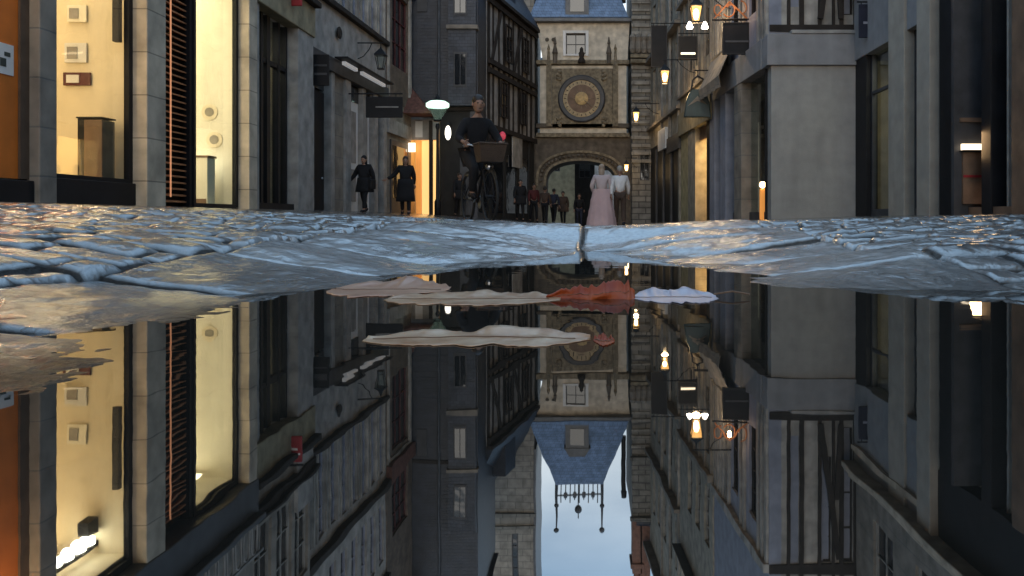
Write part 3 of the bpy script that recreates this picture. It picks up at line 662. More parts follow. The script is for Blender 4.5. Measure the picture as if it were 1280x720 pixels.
MB().bar((-7.25,24.03,ZP(117,24)),(x1,24.03,ZP(117,24)),.022).bar((x0+.2,24.03,ZP(117,24)),(x0+.2,24.03,ZP(121,24)),.012).bar((x1-.2,24.03,ZP(117,24)),(x1-.2,24.03,ZP(121,24)),.012).build('bracket', 'black_iron', s)
def lantern(label, x, y, z, wall, lit, scale=1.0, power=0, extra=None, group='wall lanterns along the street'):
    """four-sided lantern hanging from an iron arm that runs to the wall at x = wall"""
    t = thing('street_lantern', label, 'lantern', (x, y, z), group)
    k = scale
    fr = MB()
    for a in range(4):
        c0, s0 = math.cos(math.pi/4+a*math.pi/2), math.sin(math.pi/4+a*math.pi/2)
        fr.bar((x+.13*k*c0,y+.13*k*s0,z-.26*k),(x+.24*k*c0,y+.24*k*s0,z+.18*k),.012*k)
    fr.lathe((x,y,z),[(.15*k,-.30*k),(.15*k,-.26*k)],4).build('cage', 'black_iron', t)
    MB().lathe((x,y,z),[(.27*k,.18*k),(.27*k,.21*k),(.12*k,.36*k),(.05*k,.42*k),(.02*k,.5*k)],4).build('cap', 'black_iron', t)
    if lit:
        MB().lathe((x,y,z),[(.03*k,-.2*k),(.075*k,-.12*k),(.085*k,0),(.05*k,.1*k)],12).build('bulb', lit, t, smooth=True)
        if power: lamp('lantern_light', 'POINT', (x, y, z-.42*k), power, (1, .68, .34), t, .12)
    MB().lathe((x,y,z),[(.115*k,-.25*k),(.21*k,.17*k)],4).build('glass', 'amber_glass' if lit else 'shop_glass', t)
    zz = z + .62*k; sgn = 1 if wall > x else -1
    arm = MB().bar((x,y,z+.48*k),(x,y,zz),.014*k).bar((x-sgn*.1*k,y,zz),(wall,y,zz),.02)
    L0 = abs(wall-x)
    arm.path([(wall,y,zz-.5),(wall-sgn*L0*.25,y,zz-.42),(wall-sgn*L0*.5,y,zz-.2),(wall-sgn*L0*.62,y,zz)], .014)
    arm.build('arm', 'black_iron', t)
    return t
lantern('unlit iron lantern on a wall bracket, in front of the pale left house', XP(476,25), 25, ZP(76,25), -7.2, None, .9)

# ------------------------------------------------------------------ left: brown timber house
def left_brown_house():
    F = FL2; U = F.u; uA, uB = U(482), 11.4
    r = thing('town_house', 'brown timber house on the left with a dark red window bay beside the slate wall', 'building', tuple(F.P(uA,0,0)))
    wn = [(uA+.7, uB-.6, 5.6, 8.3), (uA+.7, uB-.6, 9.4, 11.4)]
    MB().holed(F, uA, uB, 4.3, 14.4, wn, .03).build('wall', 'brown_brick', r)
    for h in wn: window(r, F, *h, w_=-.1, nx=3, nz=3, fm='dark_red')
    MB().fbox(F,uB-.55,uB-.36,.03,.12,4.4,8.6).fbox(F,uA,uB-.4,.03,.1,8.5,8.64).fbox(F,uA+.05,uA+.2,.03,.1,4.4,8.5).build('timber_frame', 'pale_timber', r)
    MB().fbox(F,uA,uB-.1,.03,.22,8.66,9.2).build('tile_skirt', 'roof_tile', r)
    MB().prism([F.P(uA,.4,14.4),F.P(uA,-5,14.4),F.P(uA,-2.3,17)], F.d.to_3d()*(uB-uA)).build('roof', 'roof_tile', r)
    MB().fbox(F,uA,uB,-.3,.0,-1,4.3).build('ground_floor', 'grey_stone', r)
    d = MB().fbox(F,uA+.5,uB-.7,.002,.06,.2,2.9).build('shop_door', 'charcoal', r)
    MB().fbox(F,uA+.65,uB-.85,.062,.07,.8,2.7).build('pane', 'dark_glass', d)
    MB().fbox(F,uA+.1,uB-.2,.002,.1,3.1,3.6).build('fascia', 'pale_render', r)
left_brown_house()

# ------------------------------------------------------------------ left: slate-hung corner building with the orange lit shop
def left_slate():
    F = FrontFrame(31.5); Y = 31.5
    xa, xb = XP(506,Y), XP(597,Y)
    r = thing('corner_building', 'tall slate-hung corner building standing out over an orange lit shop on the left', 'building', (xb, Y, 0))
    wn = [(XP(566,Y), XP(584,Y), 8.6, 10.0)]
    MB().holed(F, xa, xb, 4.45, 15.5, []).build('wall', 'slate', r)
    MB().box(xa,xb,Y-.10,Y-.002,4.3,4.45).build('string_course', 'dark_timber', r)
    MB().box(xa,xb,Y-.06,Y-.002,9.5,9.62).build('string_course', 'dark_timber', r)
    MB().prism([(xa-.2,Y-.3,15.5),(xb+.2,Y-.3,15.5),((xa+xb)/2,Y-.3,18)], (0,6,0)).build('roof', 'slate', r)
    bay = MB().box(XP(562,Y),xb-.03,Y-.32,Y-.002,4.47,12.2).build('bay', 'slate_pale', r)
    for z0_ in (5.2, 8.0, 10.3):
        bw = MB().box(XP(569,Y),XP(585,Y),Y-.36,Y-.322,z0_,z0_+1.35).build('bay_window', 'charcoal', bay)
        MB().box(XP(570.5,Y),XP(576.5,Y),Y-.372,Y-.361,z0_+.08,z0_+1.27).build('pane', 'dark_glass', bw); MB().box(XP(577.5,Y),XP(583.5,Y),Y-.372,Y-.361,z0_+.08,z0_+1.27).build('pane', 'dark_glass', bw)
    MB().box(XP(560,Y),xb+.05,Y-.42,Y-.004,7.45,7.6).build('bay_ledge', 'grey_stone', r); MB().box(XP(560,Y),xb+.05,Y-.42,Y-.004,9.72,9.86).build('bay_ledge', 'grey_stone', r)
    MB().bar((XP(549,Y),Y-.1,4.4),(XP(549,Y),Y-.1,15.4),.05).build('downpipe', 'lead', r)
    MB().box(XP(522,Y),XP(534,Y),Y-.05,Y-.003,8.2,9.3).build('shutter', 'charcoal', r)
    # street side
    MB().box(xb-.3,xb+.004,Y+.01,Y+2.6,-1,15.49).build('side_wall', 'slate', r)
    # ground floor, recessed lit shop under a tiled pent roof
    x1 = XP(549,Y)
    MB().box(x1+.06,xb-.02,Y+.02,Y+.6,-1,4.29).build('ground_wall', 'dark_inside', r)
    MB().box(XP(575,Y),XP(590,Y),Y-.04,Y+.018,.2,2.8).build('door', 'charcoal', r)
    MB().hexa([(xa-.2,Y-1.3,4.05),(XP(546,Y),Y-1.3,4.05),(XP(546,Y),Y,4.05),(xa-.2,Y,4.05),(xa-.2,Y-.1,5.3),(xa+.2,Y-.1,5.3),(xa+.2,Y-.003,5.3),(xa-.2,Y-.003,5.3)]).build('pent_roof', 'roof_tile', r)
    rm = MB(); a, b, D0, z0, z1 = xa-.1, x1, 2.2, .0, 3.9
    rm.quad((a,Y+D0,z0),(b,Y+D0,z0),(b,Y+D0,z1),(a,Y+D0,z1)); rm.quad((a,Y,z0),(a,Y+D0,z0),(a,Y+D0,z1),(a,Y,z1)); rm.quad((b,Y,z0),(b,Y+D0,z0),(b,Y+D0,z1),(b,Y,z1)); rm.quad((a,Y,z1),(b,Y,z1),(b,Y+D0,z1),(a,Y+D0,z1))
    rm.build('shop_room', 'cream_wall', r)
    lamp('room_light', 'AREA', ((a+b)/2, Y+1.0, 3.7), 12, (1, .55, .2), r, 1.0)
    sg = MB().box(XP(508,Y),XP(522,Y),Y-.5,Y-.38,ZP(191,Y),ZP(180,Y)).build('light_box', 'strip_white', r)
    for p0, p1, mt in ((521,527,'orange_glow'),(528,537,'amber_panel'),(542,546,'amber_panel')): MB().box(XP(p0,Y),XP(p1,Y),Y-.1,Y-.04,.15,ZP(176,Y)).build('lit_panel', mt, r)
    MB().box(xa-.1,x1,Y-.12,Y-.02,ZP(175,Y),ZP(150,Y)).build('fascia', 'pale_render', r)
    MB().box(XP(520,Y),XP(529,Y),Y-.14,Y-.122,ZP(172,Y),ZP(152,Y)).build('fascia_notice', 'white_paint', r)
    MB().box(XP(537.5,Y),XP(541.5,Y),Y-.2,Y-.0,-.5,3.9).build('post', 'dark_timber', r)
left_slate()

# ------------------------------------------------------------------ left: half-timbered house leading to the tower
FL5 = Frame(-4.32, 34.1, 1.62, 7.4, 'left')
def left_half_timber():
    F = FL5; U = F.u; uA, uB = 0, 7.3
    pass
    r = thing('half_timbered_house', 'dark half-timbered house with pale infill strips, between the slate wall and the clock gate', 'building', tuple(F.P(0,0,0)))
    MB().holed(F, uA, uB, 3.9, 9.6, []).build('wall', 'dim_infill', r)
    tb = MB(); k = 0
    u = 0.05
    while u < uB - .2:
        tb.fbox(F,u,u+(.20 if k % 3 else .34),0,.022,3.9,9.6); u += .66 + .12*(k % 2); k += 1
    for z in (3.9, 6.3, 6.7, 9.3): tb.fbox(F,uA,uB,.06,.16,z,z+.22)
    for a in (.5, 3.6): tb.beam(F.P(a,.09,6.95),F.P(a+1.2,.09,9.3),.2,.06,up=F.n.to_3d())
    tb.build('timber_frame', 'dark_timber', r)
    for a, z0, z1 in ((1.6,4.6,6.2),(4.6,4.6,6.2),(2.3,7.2,8.9),(5.0,7.2,8.9)): window(r, F, a, a+.9, z0, z1, w_=.10, fm='dark_timber')
    MB().fbox(F,uA,uB,-5,.30,9.6,9.75).build('eave', 'dark_timber', r)
    MB().hexa([F.P(uA,.3,9.75),F.P(uB,.3,9.75),F.P(uB,-4,9.75),F.P(uA,-4,9.75),F.P(uA,-1.5,13.0),F.P(uB,-1.5,13.0),F.P(uB,-3,13.0),F.P(uA,-3,13.0)]).build('roof', 'slate', r)
    MB().fbox(F,2.4,3.9,-1.0,.05,10.2,11.8).build('dormer', 'slate', r)
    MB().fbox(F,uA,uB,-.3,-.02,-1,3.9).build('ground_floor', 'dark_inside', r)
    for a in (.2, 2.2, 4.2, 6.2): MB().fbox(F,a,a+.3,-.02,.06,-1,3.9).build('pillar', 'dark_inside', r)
    for a in (.55, 2.55, 4.55): MB().fbox(F,a,a+1.6,-.018,.0,.3,3.0).build('shop_window', 'dark_glass', r)
    MB().fbox(F,U(638),U(650),.07,.12,ZP(208,37),ZP(165,37)).build('pale_panel', 'pale_timber', r)
left_half_timber()
def left_stone_tall():
    Y = 41.9; F = FrontFrame(Y)
    r = thing('town_house', 'tall pale stone building rising behind the half-timbered house, left of the roof gap', 'building', (-4.6, Y, 0))
    xa, xb = -8.5, -2.82
    hs = [(XP(597,Y), XP(604,Y), ZR(672,Y), ZR(730,Y)), (XP(608,Y), XP(616,Y), ZR(672,Y), ZR(730,Y)), (XP(640,Y),XP(648,Y),ZR(668,Y),ZR(730,Y))]
    MB().holed(F, xa, xb, -1, 22, hs).build('wall', 'ashlar', r)
    for h in hs: window(r, F, *h, nx=1, nz=4, fm='charcoal')
    for py in (640, 655): MB().box(xa,xb+.06,Y-.15,Y-.003,ZR(py,Y),ZR(py,Y)+.16).build('string_course', 'ashlar_dark', r)
    MB().box(xb-.02,xb+.1,Y-.1,Y+5,12,22).build('quoin', 'lead', r)
left_stone_tall()

# ------------------------------------------------------------------ the clock gate
def clock_gate():
    Y = 42.0
    r = thing('clock_tower', 'stone clock gate spanning the street with a gilt dial and steep slate roof', 'clock tower', (XP(727,Y), Y, -.5))
    X = lambda p: XP(p, Y); Z = lambda p: ZP(p, Y)
    xl, xr = X(668), X(789)
    al, ar, zs, zt = X(681), X(771), Z(232), Z(199.5)
    zb, ztop = -1.2, Z(170)
    # arch stage: solid with a round-headed passage
    n = 18; sq_ = lambda k: max(0, math.sin(math.pi*k/n))**.62
    arc = [((al+ar)/2 - (ar-al)/2*math.cos(math.pi*k/n), zs + (zt-zs)*sq_(k)) for k in range(n+1)]
    mb = MB(); d = 3.4
    mb.box(xl,al,Y,Y+d,zb,ztop); mb.box(ar,xr,Y,Y+d,zb,ztop)
    for (xa, za), (xb, zb2) in zip(arc[:-1], arc[1:]):
        mb.hexa([(xa,Y,za),(xb,Y,zb2),(xb,Y+d,zb2),(xa,Y+d,za),(xa,Y,ztop),(xb,Y,ztop),(xb,Y+d,ztop),(xa,Y+d,ztop)])
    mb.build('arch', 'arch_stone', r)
    rib = MB()
    for off, wd in ((.0,.16),(.42,.10)):
        pts = [((al+ar)/2 - ((ar-al)/2+off)*math.cos(math.pi*k/n), zs + (zt-zs+off)*sq_(k)) for k in range(n+1)]
        for (xa, za), (xb, zb2) in zip(pts[:-1], pts[1:]): rib.beam((xa,Y-.06,za),(xb,Y-.06,zb2),.12,wd,up=(0,1,0))
    rib.build('arch_moulding', 'gilt_stone', r)
    cv = MB()
    for k in range(26):
        a = math.pi*(k+.5)/26; rr = 1.0 if k % 2 else .86
        cv.ball(((al+ar)/2-((ar-al)/2+.22)*math.cos(a), Y-.04, zs+(zt-zs+.22)*math.sin(a)**.62), .10, .08, .10, 8)
    cv.build('carving', 'arch_stone', r, smooth=True)
    # bands between stages
    for p, wd, mt in ((172,.22,'gilt_stone'),(160,.14,'arch_stone'),(81,.2,'gilt_stone')): MB().box(xl+.1,xr-.1,Y-wd,Y+.5,Z(p),Z(p-5.5)).build('string_course', mt, r, .03)
    # clock stage
    MB().box(X(675),X(783),Y,Y+d,ztop,Z(82)).build('clock_stage', 'tower_stone', r)
    pn = MB().box(X(690),X(766),Y-.14,Y-.002,Z(160),Z(86)).build('clock_panel', 'gilt_stone', r, .03)
    for p in (686, 769): MB().box(X(p)-.12,X(p)+.14,Y-.22,Y-.001,Z(158),Z(82)).lathe((X(p),Y-.11,Z(82)),[(.16,0),(.10,.2),(.05,.8),(.09,.85),(.02,1.1)],8).build('pinnacle', 'gilt_stone', r)
    cx, cz = X(727), Z(124)
    ax = (0,-1,0)
    MB().lathe((cx,Y-.14,cz),[(1.24,0),(1.24,.08),(1.17,.14),(.99,.12),(.97,.02)],48,ax).build('clock_ring', 'charcoal', pn, smooth=False)
    dl = MB().lathe((cx,Y-.14,cz),[(.97,.0),(.97,.05),(.86,.06)],48,ax).build('dial', 'bronze_dial', pn)
    MB().lathe((cx,Y-.14,cz),[(.74,.0),(.74,.075)],40,ax).build('dial_band', 'brown_board', dl)
    MB().lathe((cx,Y-.14,cz),[(.62,.0),(.62,.09)],40,ax).build('dial_field', 'brown_board', dl)
    nm = MB()
    for k in range(24):
        a = k*math.pi/12; x0, z0 = cx+.86*math.sin(a), cz+.86*math.cos(a)
        nm.beam((x0-.055*math.sin(a),Y-.215,z0-.055*math.cos(a)),(x0+.055*math.sin(a),Y-.215,z0+.055*math.cos(a)),.035,.02,up=(0,1,0))
    nm.build('numerals', 'dark_timber', dl)
    ry = MB()
    for k in range(24):
        a = k*math.pi/12; l = .58 if k % 2 == 0 else .42
        ry.prism([(cx+.2*math.sin(a-.16),Y-.232,cz+.2*math.cos(a-.16)),(cx+l*math.sin(a),Y-.232,cz+l*math.cos(a)),(cx+.2*math.sin(a+.16),Y-.232,cz+.2*math.cos(a+.16))],(0,-.03,0))
    MB().lathe((cx,Y-.232,cz),[(.34,0),(.34,.045),(.18,.08)],24,ax).build('sun_disc', 'dull_gold', dl)
    ry.build('sun_rays', 'gilt_stone', dl)
    MB().beam((cx,Y-.30,cz),(cx+.60,Y-.30,cz-.45),.035,.02,up=(0,1,0)).build('clock_hand', 'gilt_stone', dl)
    sq = MB()
    for sx in (-1, 1):
        for sz in (-1, 1):
            for q in range(5):
                sq.ball((cx+sx*(1.14+.09*(q%2)), Y-.17, cz+sz*(1.02+.11*(q//2)+.04*q)), .11,.07,.10,8)
    sq.build('corner_carving', 'gilt_stone', pn, smooth=True)
    # upper pale stage, a little wider to its top
    z0, z1 = Z(80), Z(29)
    hb = (X(707.5), X(732), Z(68), Z(42))
    F = FrontFrame(Y-.05)
    xa0, xa1, xb0, xb1 = X(679), X(784), X(671), X(787)
    up = MB()
    mbq = lambda p: up.quad(*p)
    P = lambda x, z: (x, Y-.05, z)
    a, b, c, e = hb
    mbq([P(xa0,z0),P(a,z0),P(a,z1),P(xb0,z1)]); mbq([P(b,z0),P(xa1,z0),P(xb1,z1),P(b,z1)]); mbq([P(a,z0),P(b,z0),P(b,c),P(a,c)]); mbq([P(a,e),P(b,e),P(b,z1),P(a,z1)])
    for s0, s1 in (((a,c),(a,e)),((b,c),(b,e)),((a,c),(b,c)),((a,e),(b,e))): up.quad((s0[0],Y-.05,s0[1]),(s1[0],Y-.05,s1[1]),(s1[0],Y+.25,s1[1]),(s0[0],Y+.25,s0[1]))
    up.quad((xa0,Y-.05,z0),(xb0,Y-.05,z1),(xb0,Y+d,z1),(xa0,Y+d,z0)); up.quad((xa1,Y-.05,z0),(xb1,Y-.05,z1),(xb1,Y+d,z1),(xa1,Y+d,z0))
    up.build('upper_stage', 'tower_stone', r)
    fr = MB().box(a-.16,a,Y-.12,Y-.055,c-.1,e+.14).box(b,b+.16,Y-.12,Y-.055,c-.1,e+.14).box(a,b,Y-.12,Y-.055,e,e+.14).box(a,b,Y-.14,Y-.055,c-.1,c).build('window_surround', 'white_paint', r, .01)
    window(r, F, a, b, c, e, w_=-.2, nx=2, nz=2, fm='charcoal')
    for p in (694, 761): MB().lathe((X(p),Y-.12,z0),[(.14,0),(.12,.5),(.16,.55),(.05,1.0),(.09,1.05),(.02,1.4)],8).build('pinnacle', 'arch_stone', r)
    MB().lathe((X(727),Y-.2,z0),[(.22,0),(.20,.15),(.1,.3),(.17,.5),(.1,.62),(.1,.75),(.02,.85)],12).build('statue', 'dark_timber', r, smooth=True)
    for p in (684, 692): MB().lathe((X(p),Y-.05,Z(50)),[(.10,0),(.11,.04)],10,ax).build('round_boss', 'arch_stone', r)
    MB().box(X(664),X(790),Y-.40,Y+d,Z(29),Z(24)).build('eave', 'lead', r, .03)
    # hipped slate roof, crest and finials
    zr0, zr1 = Z(24), ZR(616,Y)
    MB().hexa([(X(662),Y-.42,zr0),(X(785),Y-.42,zr0),(X(785),Y+3.6,zr0),(X(662),Y+3.6,zr0),(X(693.5),Y+1.1,zr1),(X(754),Y+1.1,zr1),(X(754),Y+1.5,zr1),(X(693.5),Y+1.5,zr1)]).build('roof', 'roof_slate', r)
    dm = MB().box(X(707),X(736),Y-.36,Y+1.0,zr0+.1,zr0+1.35).prism([(X(705),Y-.42,zr0+1.35),(X(738),Y-.42,zr0+1.35),(X(731),Y-.42,zr0+1.7),(X(712),Y-.42,zr0+1.7)],(0,1.4,0)).build('dormer', 'lead', r)
    MB().box(X(713),X(730),Y-.40,Y-.365,zr0+.3,zr0+1.2).build('dormer_window', 'dark_glass', dm)
    D2 = Y + 1.3
    for p in (694.5, 753): MB().bar((X(p),D2,zr1-.1),(X(p),D2,ZR(676,Y)),.09,.035).ball((X(p),D2,ZR(677,Y)),.15).ball((X(p),D2,ZR(640,Y)),.13).build('finial', 'lead', r)
    cs = MB().bar((X(694.5),D2,ZR(628,Y)),(X(753),D2,ZR(628,Y)),.03)
    for k in range(1, 10):
        p = 694.5 + 58.5*k/10; cs.bar((X(p),D2,zr1-.1),(X(p),D2,ZR(632+4*(k%2),Y)),.028); 
        if k % 2 == 0: cs.ball((X(p),D2,ZR(628,Y)),.12,.05,.12,8)
    cs.bar((X(722.5),D2,zr1),(X(722.5),D2,ZR(660,Y)),.03).ball((X(722.5),D2,ZR(645,Y)),.2,.2,.25)
    cs.build('ridge_crest', 'lead', r)
clock_gate()
# behind the arch
for nm, lab, xa, xb, y, mt in (('town_house','olive rendered house seen through the left of the arch',-9,-.95,57,'olive_render'),('town_house','dark shop front seen through the middle of the arch',-.95,.48,58,'dark_inside'),('town_house','pale pinkish house seen through the right of the arch',.48,9,56,'lime_infill')):
    r = thing(nm, lab, 'building', ((xa+xb)/2, y, -.8)); F = FrontFrame(y)
    hs = [(xa+.3+k*1.5, xa+1.0+k*1.5, 3.4, 5.0) for k in range(int((xb-xa)/1.5))] or [(xa+.3, xb-.3, 3, 4.5)]
    MB().holed(F, xa, xb, -1.5, 10, hs).build('wall', mt, r)
    for h in hs: window(r, F, *h, fm='charcoal')
    MB().prism([(xa,y,10),(xb,y,10),(xb,y+3,12),(xa,y+3,12)],(0,0,.1)).build('roof', 'slate', r)

# ------------------------------------------------------------------ right: dark glazed shop nearest the lens
FR1 = Frame(6.7, 6, 0, 1, 'right')
def right_dark_shop():
    F = FR1; U = F.u; Yu = lambda y: y - 6
    r = thing('shop_building', 'modern dark glazed shop with beige pilasters, nearest on the right', 'building', (6.7, 6, 0))
    wn = [(Yu(a), Yu(a)+1.2, 7.0, 9.4) for a in (8, 10.4, 12.8, 15.2, 17.6)]
    wn += [(Yu(a), Yu(a)+1.2, 7.0, 9.4) for a in (-12, -8, -4, 0, 4)]
    MB().fbox(F,Yu(-24),Yu(5.98),-6,-.05,-1,6.295).build('rear_wall', 'grey_stone', r)
    for a in (-20, -14, -8, -2): MB().fbox(F,Yu(a),Yu(a)+3.6,-.045,.03,.5,4.4).build('shop_window', 'dark_glass', r)
    MB().holed(F, Yu(-24), Yu(19.98), 6.3, 9.9, wn).build('wall', 'grey_stone', r)
    for h in wn: window(r, F, *h)
    MB().fbox(F,0,Yu(19.97),-.3,.38,5.95,6.08).fbox(F,0,Yu(19.97),-.3,.22,6.08,6.3).build('cornice', 'beige_stone', r, .02)
    uS = U(1178)
    MB().fbox(F,uS+.35,Yu(19.97),-.3,.06,4.0,5.95).build('fascia', 'mauve_paint', r, .01)
    MB().fbox(F,uS+.35,Yu(19.97),.06,.14,5.55,5.70).build('fascia_moulding', 'beige_stone', r)
    MB().fbox(F,0,uS+.35,-.3,.04,4.7,5.95).build('fascia', 'dark_paint', r, .01)
    for p0, p1, wd, mt in ((1137,1117,.12,'beige_plain'),(1175,1158,.20,'beige_plain')): MB().fbox(F,U(p0),U(p1),-.3,wd,-1,5.95).build('pilaster', mt, r, .015)
    MB().fbox(F,U(1084),Yu(19.97),-.25,.02,-1,4.0).build('window_post', 'dark_paint', r)
    for p0, p1 in ((1117,1084),(1158,1137)):
        wf = MB().fbox(F,U(p0),U(p0)+.12,-.2,-.1,.1,4.0).fbox(F,U(p1)-.06,U(p1),-.2,-.1,.1,4.0).fbox(F,U(p0)+.12,U(p1)-.06,-.2,-.1,.1,.3).fbox(F,U(p0)+.12,U(p1)-.06,-.19,-.11,3.05,3.12).build('shop_window', 'charcoal', r)
        MB().fbox(F,U(p0)+.12,U(p1)-.06,-.16,-.15,.3,4.0).build('pane', 'shop_glass', wf)
    bk = MB(); bk.quad(F.P(uS,-1.6,-1),F.P(Yu(19.97),-1.6,-1),F.P(Yu(19.97),-1.6,4),F.P(uS,-1.6,4)); bk.quad(F.P(Yu(19.9),-.26,-1),F.P(Yu(19.9),-1.6,-1),F.P(Yu(19.9),-1.6,4),F.P(Yu(19.9),-.26,4))
    bk.build('shop_room', 'olive_render', r)
    lamp('room_light', 'AREA', F.P(Yu(17.5),-.9,3.9), 16, (1, .9, .7), r, .8, None, 2)
    # the dark part: black piers, recessed counter with a warm light bar
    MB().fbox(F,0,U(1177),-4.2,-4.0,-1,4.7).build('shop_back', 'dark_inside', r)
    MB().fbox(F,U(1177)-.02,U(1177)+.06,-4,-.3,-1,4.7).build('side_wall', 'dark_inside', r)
    for p0, p1 in ((1196,1178),(1243,1231)): MB().fbox(F,U(p0),U(p1),-.5,.06,-1,4.7).build('pier', 'dark_paint', r, .01)
    MB().fbox(F,U(1272)-.4,U(1272),-.3,.1,-1,4.7).build('pilaster', 'brown_board', r, .015)
    MB().fbox(F,0,U(1285),-.4,.0,-1,4.7).build('pilaster', 'dark_paint', r)
    MB().fbox(F,U(1272),U(1178),-.45,.02,-1,.28).build('threshold', 'brown_board', r)
    wf = MB().fbox(F,U(1252)-.03,U(1252)+.03,-.2,-.1,.28,4.7).build('shop_window', 'pale_timber', r)
    MB().fbox(F,U(1272),U(1252)-.03,-.16,-.15,.28,4.7).build('pane', 'shop_glass', wf)
    yy = 14.05; X = lambda p: XP(p, yy); Z = lambda p: ZP(p, yy)
    # niche wall seen between the two piers
    MB().box(X(1196)-.05,X(1238),yy,yy+.1,-.5,4.6).build('niche_wall', 'charcoal', r)
    MB().box(X(1199),X(1233),yy-.12,yy-.06,Z(188),Z(180.5)).build('light_bar', 'strip_white', r)
    MB().box(X(1199),X(1233),yy-.05,yy-.003,Z(152.5),Z(147.5)).build('shelf_edge', 'brown_board', r)
    MB().box(X(1199),X(1233),yy-.16,yy-.004,Z(189),Z(188.2)).build('shelf', 'dark_paint', r)
    MB().box(X(1202),X(1229),yy-.06,yy-.003,Z(255),Z(191)).build('counter', 'brown_board', r)
    MB().box(X(1202),X(1229),yy-.075,yy-.061,Z(222),Z(219)).build('counter_trim', 'red_paint', r)
    lamp('niche_light', 'AREA', (X(1216), yy-.4, Z(184)), 5, (1, .62, .3), r, .5, (R(-60),0,0))
    MB().lathe(F.P(U(1278),.0,ZP(36,U(1278)+6)),[(.02,0),(.045,.05),(.03,.08)],12,F.n.to_3d()).build('spotlight', 'soft_bulb', r)
right_dark_shop()
s = thing('hanging_sign', 'small dark blue sign standing out from the mauve fascia on the right', 'sign', (6.3, 19.0, 4.6), 'signs hung over the right shops')
MB().box(XP(1074,19),XP(1096,19),19.0,19.06,ZP(47,19),ZP(5,19)).build('board', 'navy_cloth', s, .015)
MB().box(XP(1079,19),XP(1091,19),18.985,18.997,ZP(30,19),ZP(27,19)).build('lettering', 'blue_grey', s)
MB().bar((6.4,19.03,ZP(2,19)),(6.75,19.03,ZP(2,19)),.02).bar((6.5,19.03,ZP(2,19)),(6.5,19.03,ZP(6,19)),.012).build('bracket', 'black_iron', s)

# ------------------------------------------------------------------ right: projecting corner block, half-timbered above
FR2 = Frame(4.56, 20, -.065, 1, 'right')
def right_corner_block():
    Y = 20.0; G = FrontFrame(Y); F = FR2; U = F.u
    r = thing('corner_building', 'grey corner building standing out on the right, mauve fascia below half-timbering', 'building', (4.56, Y, 0))
    X = lambda p: XP(p, Y); Z = lambda p: ZP(p, Y)
    zf0, zf1 = 3.9, 4.68
    MB().box(4.58,6.72,Y,Y+.4,-1,zf0).build('front_wall', 'block_render', r)
    MB().box(4.46,6.9,Y-.09,Y+.5,zf0,zf1).build('fascia', 'mauve_paint', r, .015)
    uE = U(893)
    MB().fbox(F,.52,uE,-.5,.10,zf0,zf1-.001).build('fascia', 'mauve_paint', r, .015)
    MB().box(X(988),6.9,Y-.12,Y+.35,zf1,zf1+.09).build('ledge', 'pale_render', r, .01)
    # upper half-timbered front
    yf = Y + .12; H = FrontFrame(yf)
    hs = [(X(988),X(1000),5.4,8.6),(X(1028),X(1041),5.9,8.6),(X(1056),X(1068),5.2,8.6)]
    MB().holed(H, 4.60, 6.72, zf1+.09, 12.5, hs).build('upper_wall', 'pale_timber', r)
    for h in hs: window(r, H, *h, nx=1, nz=4, fm='dark_timber', t=.04)
    tb = MB(); q = lambda x0, x1, z0, z1: tb.box(x0,x1,yf-.06,yf-.003,z0,z1)
    q(4.56,6.74,zf1+.10,zf1+.26); q(4.56,6.74,8.62,8.86); q(4.56,6.74,11.5,11.8)
    for p0, p1 in ((985,989),(1000.5,1006),(1024,1028),(1041.5,1045),(1051,1055.5),(1068.5,1072)): q(X(p0),X(p1),zf1+.26,8.62); q(X(p0),X(p1),8.86,11.5)
    tb.beam((X(1026),yf-.09,zf1+.4),(X(1050),yf-.09,8.5),.14,.05,up=(0,1,0)); tb.beam((X(1052),yf-.09,zf1+.4),(X(1046),yf-.09,7.0),.12,.05,up=(0,1,0))
    tb.build('timber_frame', 'dark_timber', r)
    # side running away along the street
    MB().holed(F, .1, uE, zf1, 12.5, [(1.2,2.0,5.6,8.0),(3.2,4.0,5.6,8.0)], .0).build('side_upper_wall', 'blue_grey', r)
    for a in (1.2, 3.2): window(r, F, a, a+.8, 5.6, 8.0, nx=2, nz=4, fm='dark_timber')
    ps = MB(); u = .15
    while u < uE - .2:
        if not (1.0 < u < 2.05 or 3.0 < u < 4.05): ps.fbox(F,u,u+.16,.0,.07,zf1,8.6)
        u += .36
    ps.fbox(F,.1,uE,.0,.14,8.6,8.85)
    ps.build('side_timbers', 'pale_timber', r)
    MB().prism([(4.4,Y-.3,12.5),(7.2,Y-.3,12.5),(7.2,Y+4,15),(4.4,Y+4,15)],(0,0,.15)).build('roof', 'slate', r)
    # ground floor of the side: dark window with a small lamp, pilasters
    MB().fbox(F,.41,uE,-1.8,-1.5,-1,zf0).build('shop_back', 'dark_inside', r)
    for p0, p1, mt in ((930,921,'grey_stone'),(910,903,'blue_grey'),(896,890,'blue_grey')): MB().fbox(F,U(p0),U(p1),-.4,.08,-1,zf0).build('pilaster', mt, r, .01)
    MB().fbox(F,.42,U(957),-.3,.02,-1,zf0).build('window_post', 'dark_paint', r)
    for p0, p1 in ((957,930),(921,910),(903,896)):
        wf = MB().fbox(F,U(p0),U(p0)+.08,-.25,-.15,.0,zf0).fbox(F,U(p0)+.08,U(p1),-.25,-.15,-.5,.25).build('shop_window', 'charcoal', r)
        MB().fbox(F,U(p0)+.08,U(p1),-.21,-.20,.25,zf0).build('pane', 'shop_glass', wf)
    pass
right_corner_block()
t = thing('window_lamp', 'small warm lamp glowing low in the dark shop window beside the grey block', 'lamp', tuple(FR2.P(FR2.u(956,-.1),-.55,.2)))
c = FR2.P(FR2.u(957,-.1)+.35,-.12,0); D = c.y
MB().ball((c.x,c.y,ZP(231,D)),.085).build('globe', 'warm_bulb', t, smooth=True)
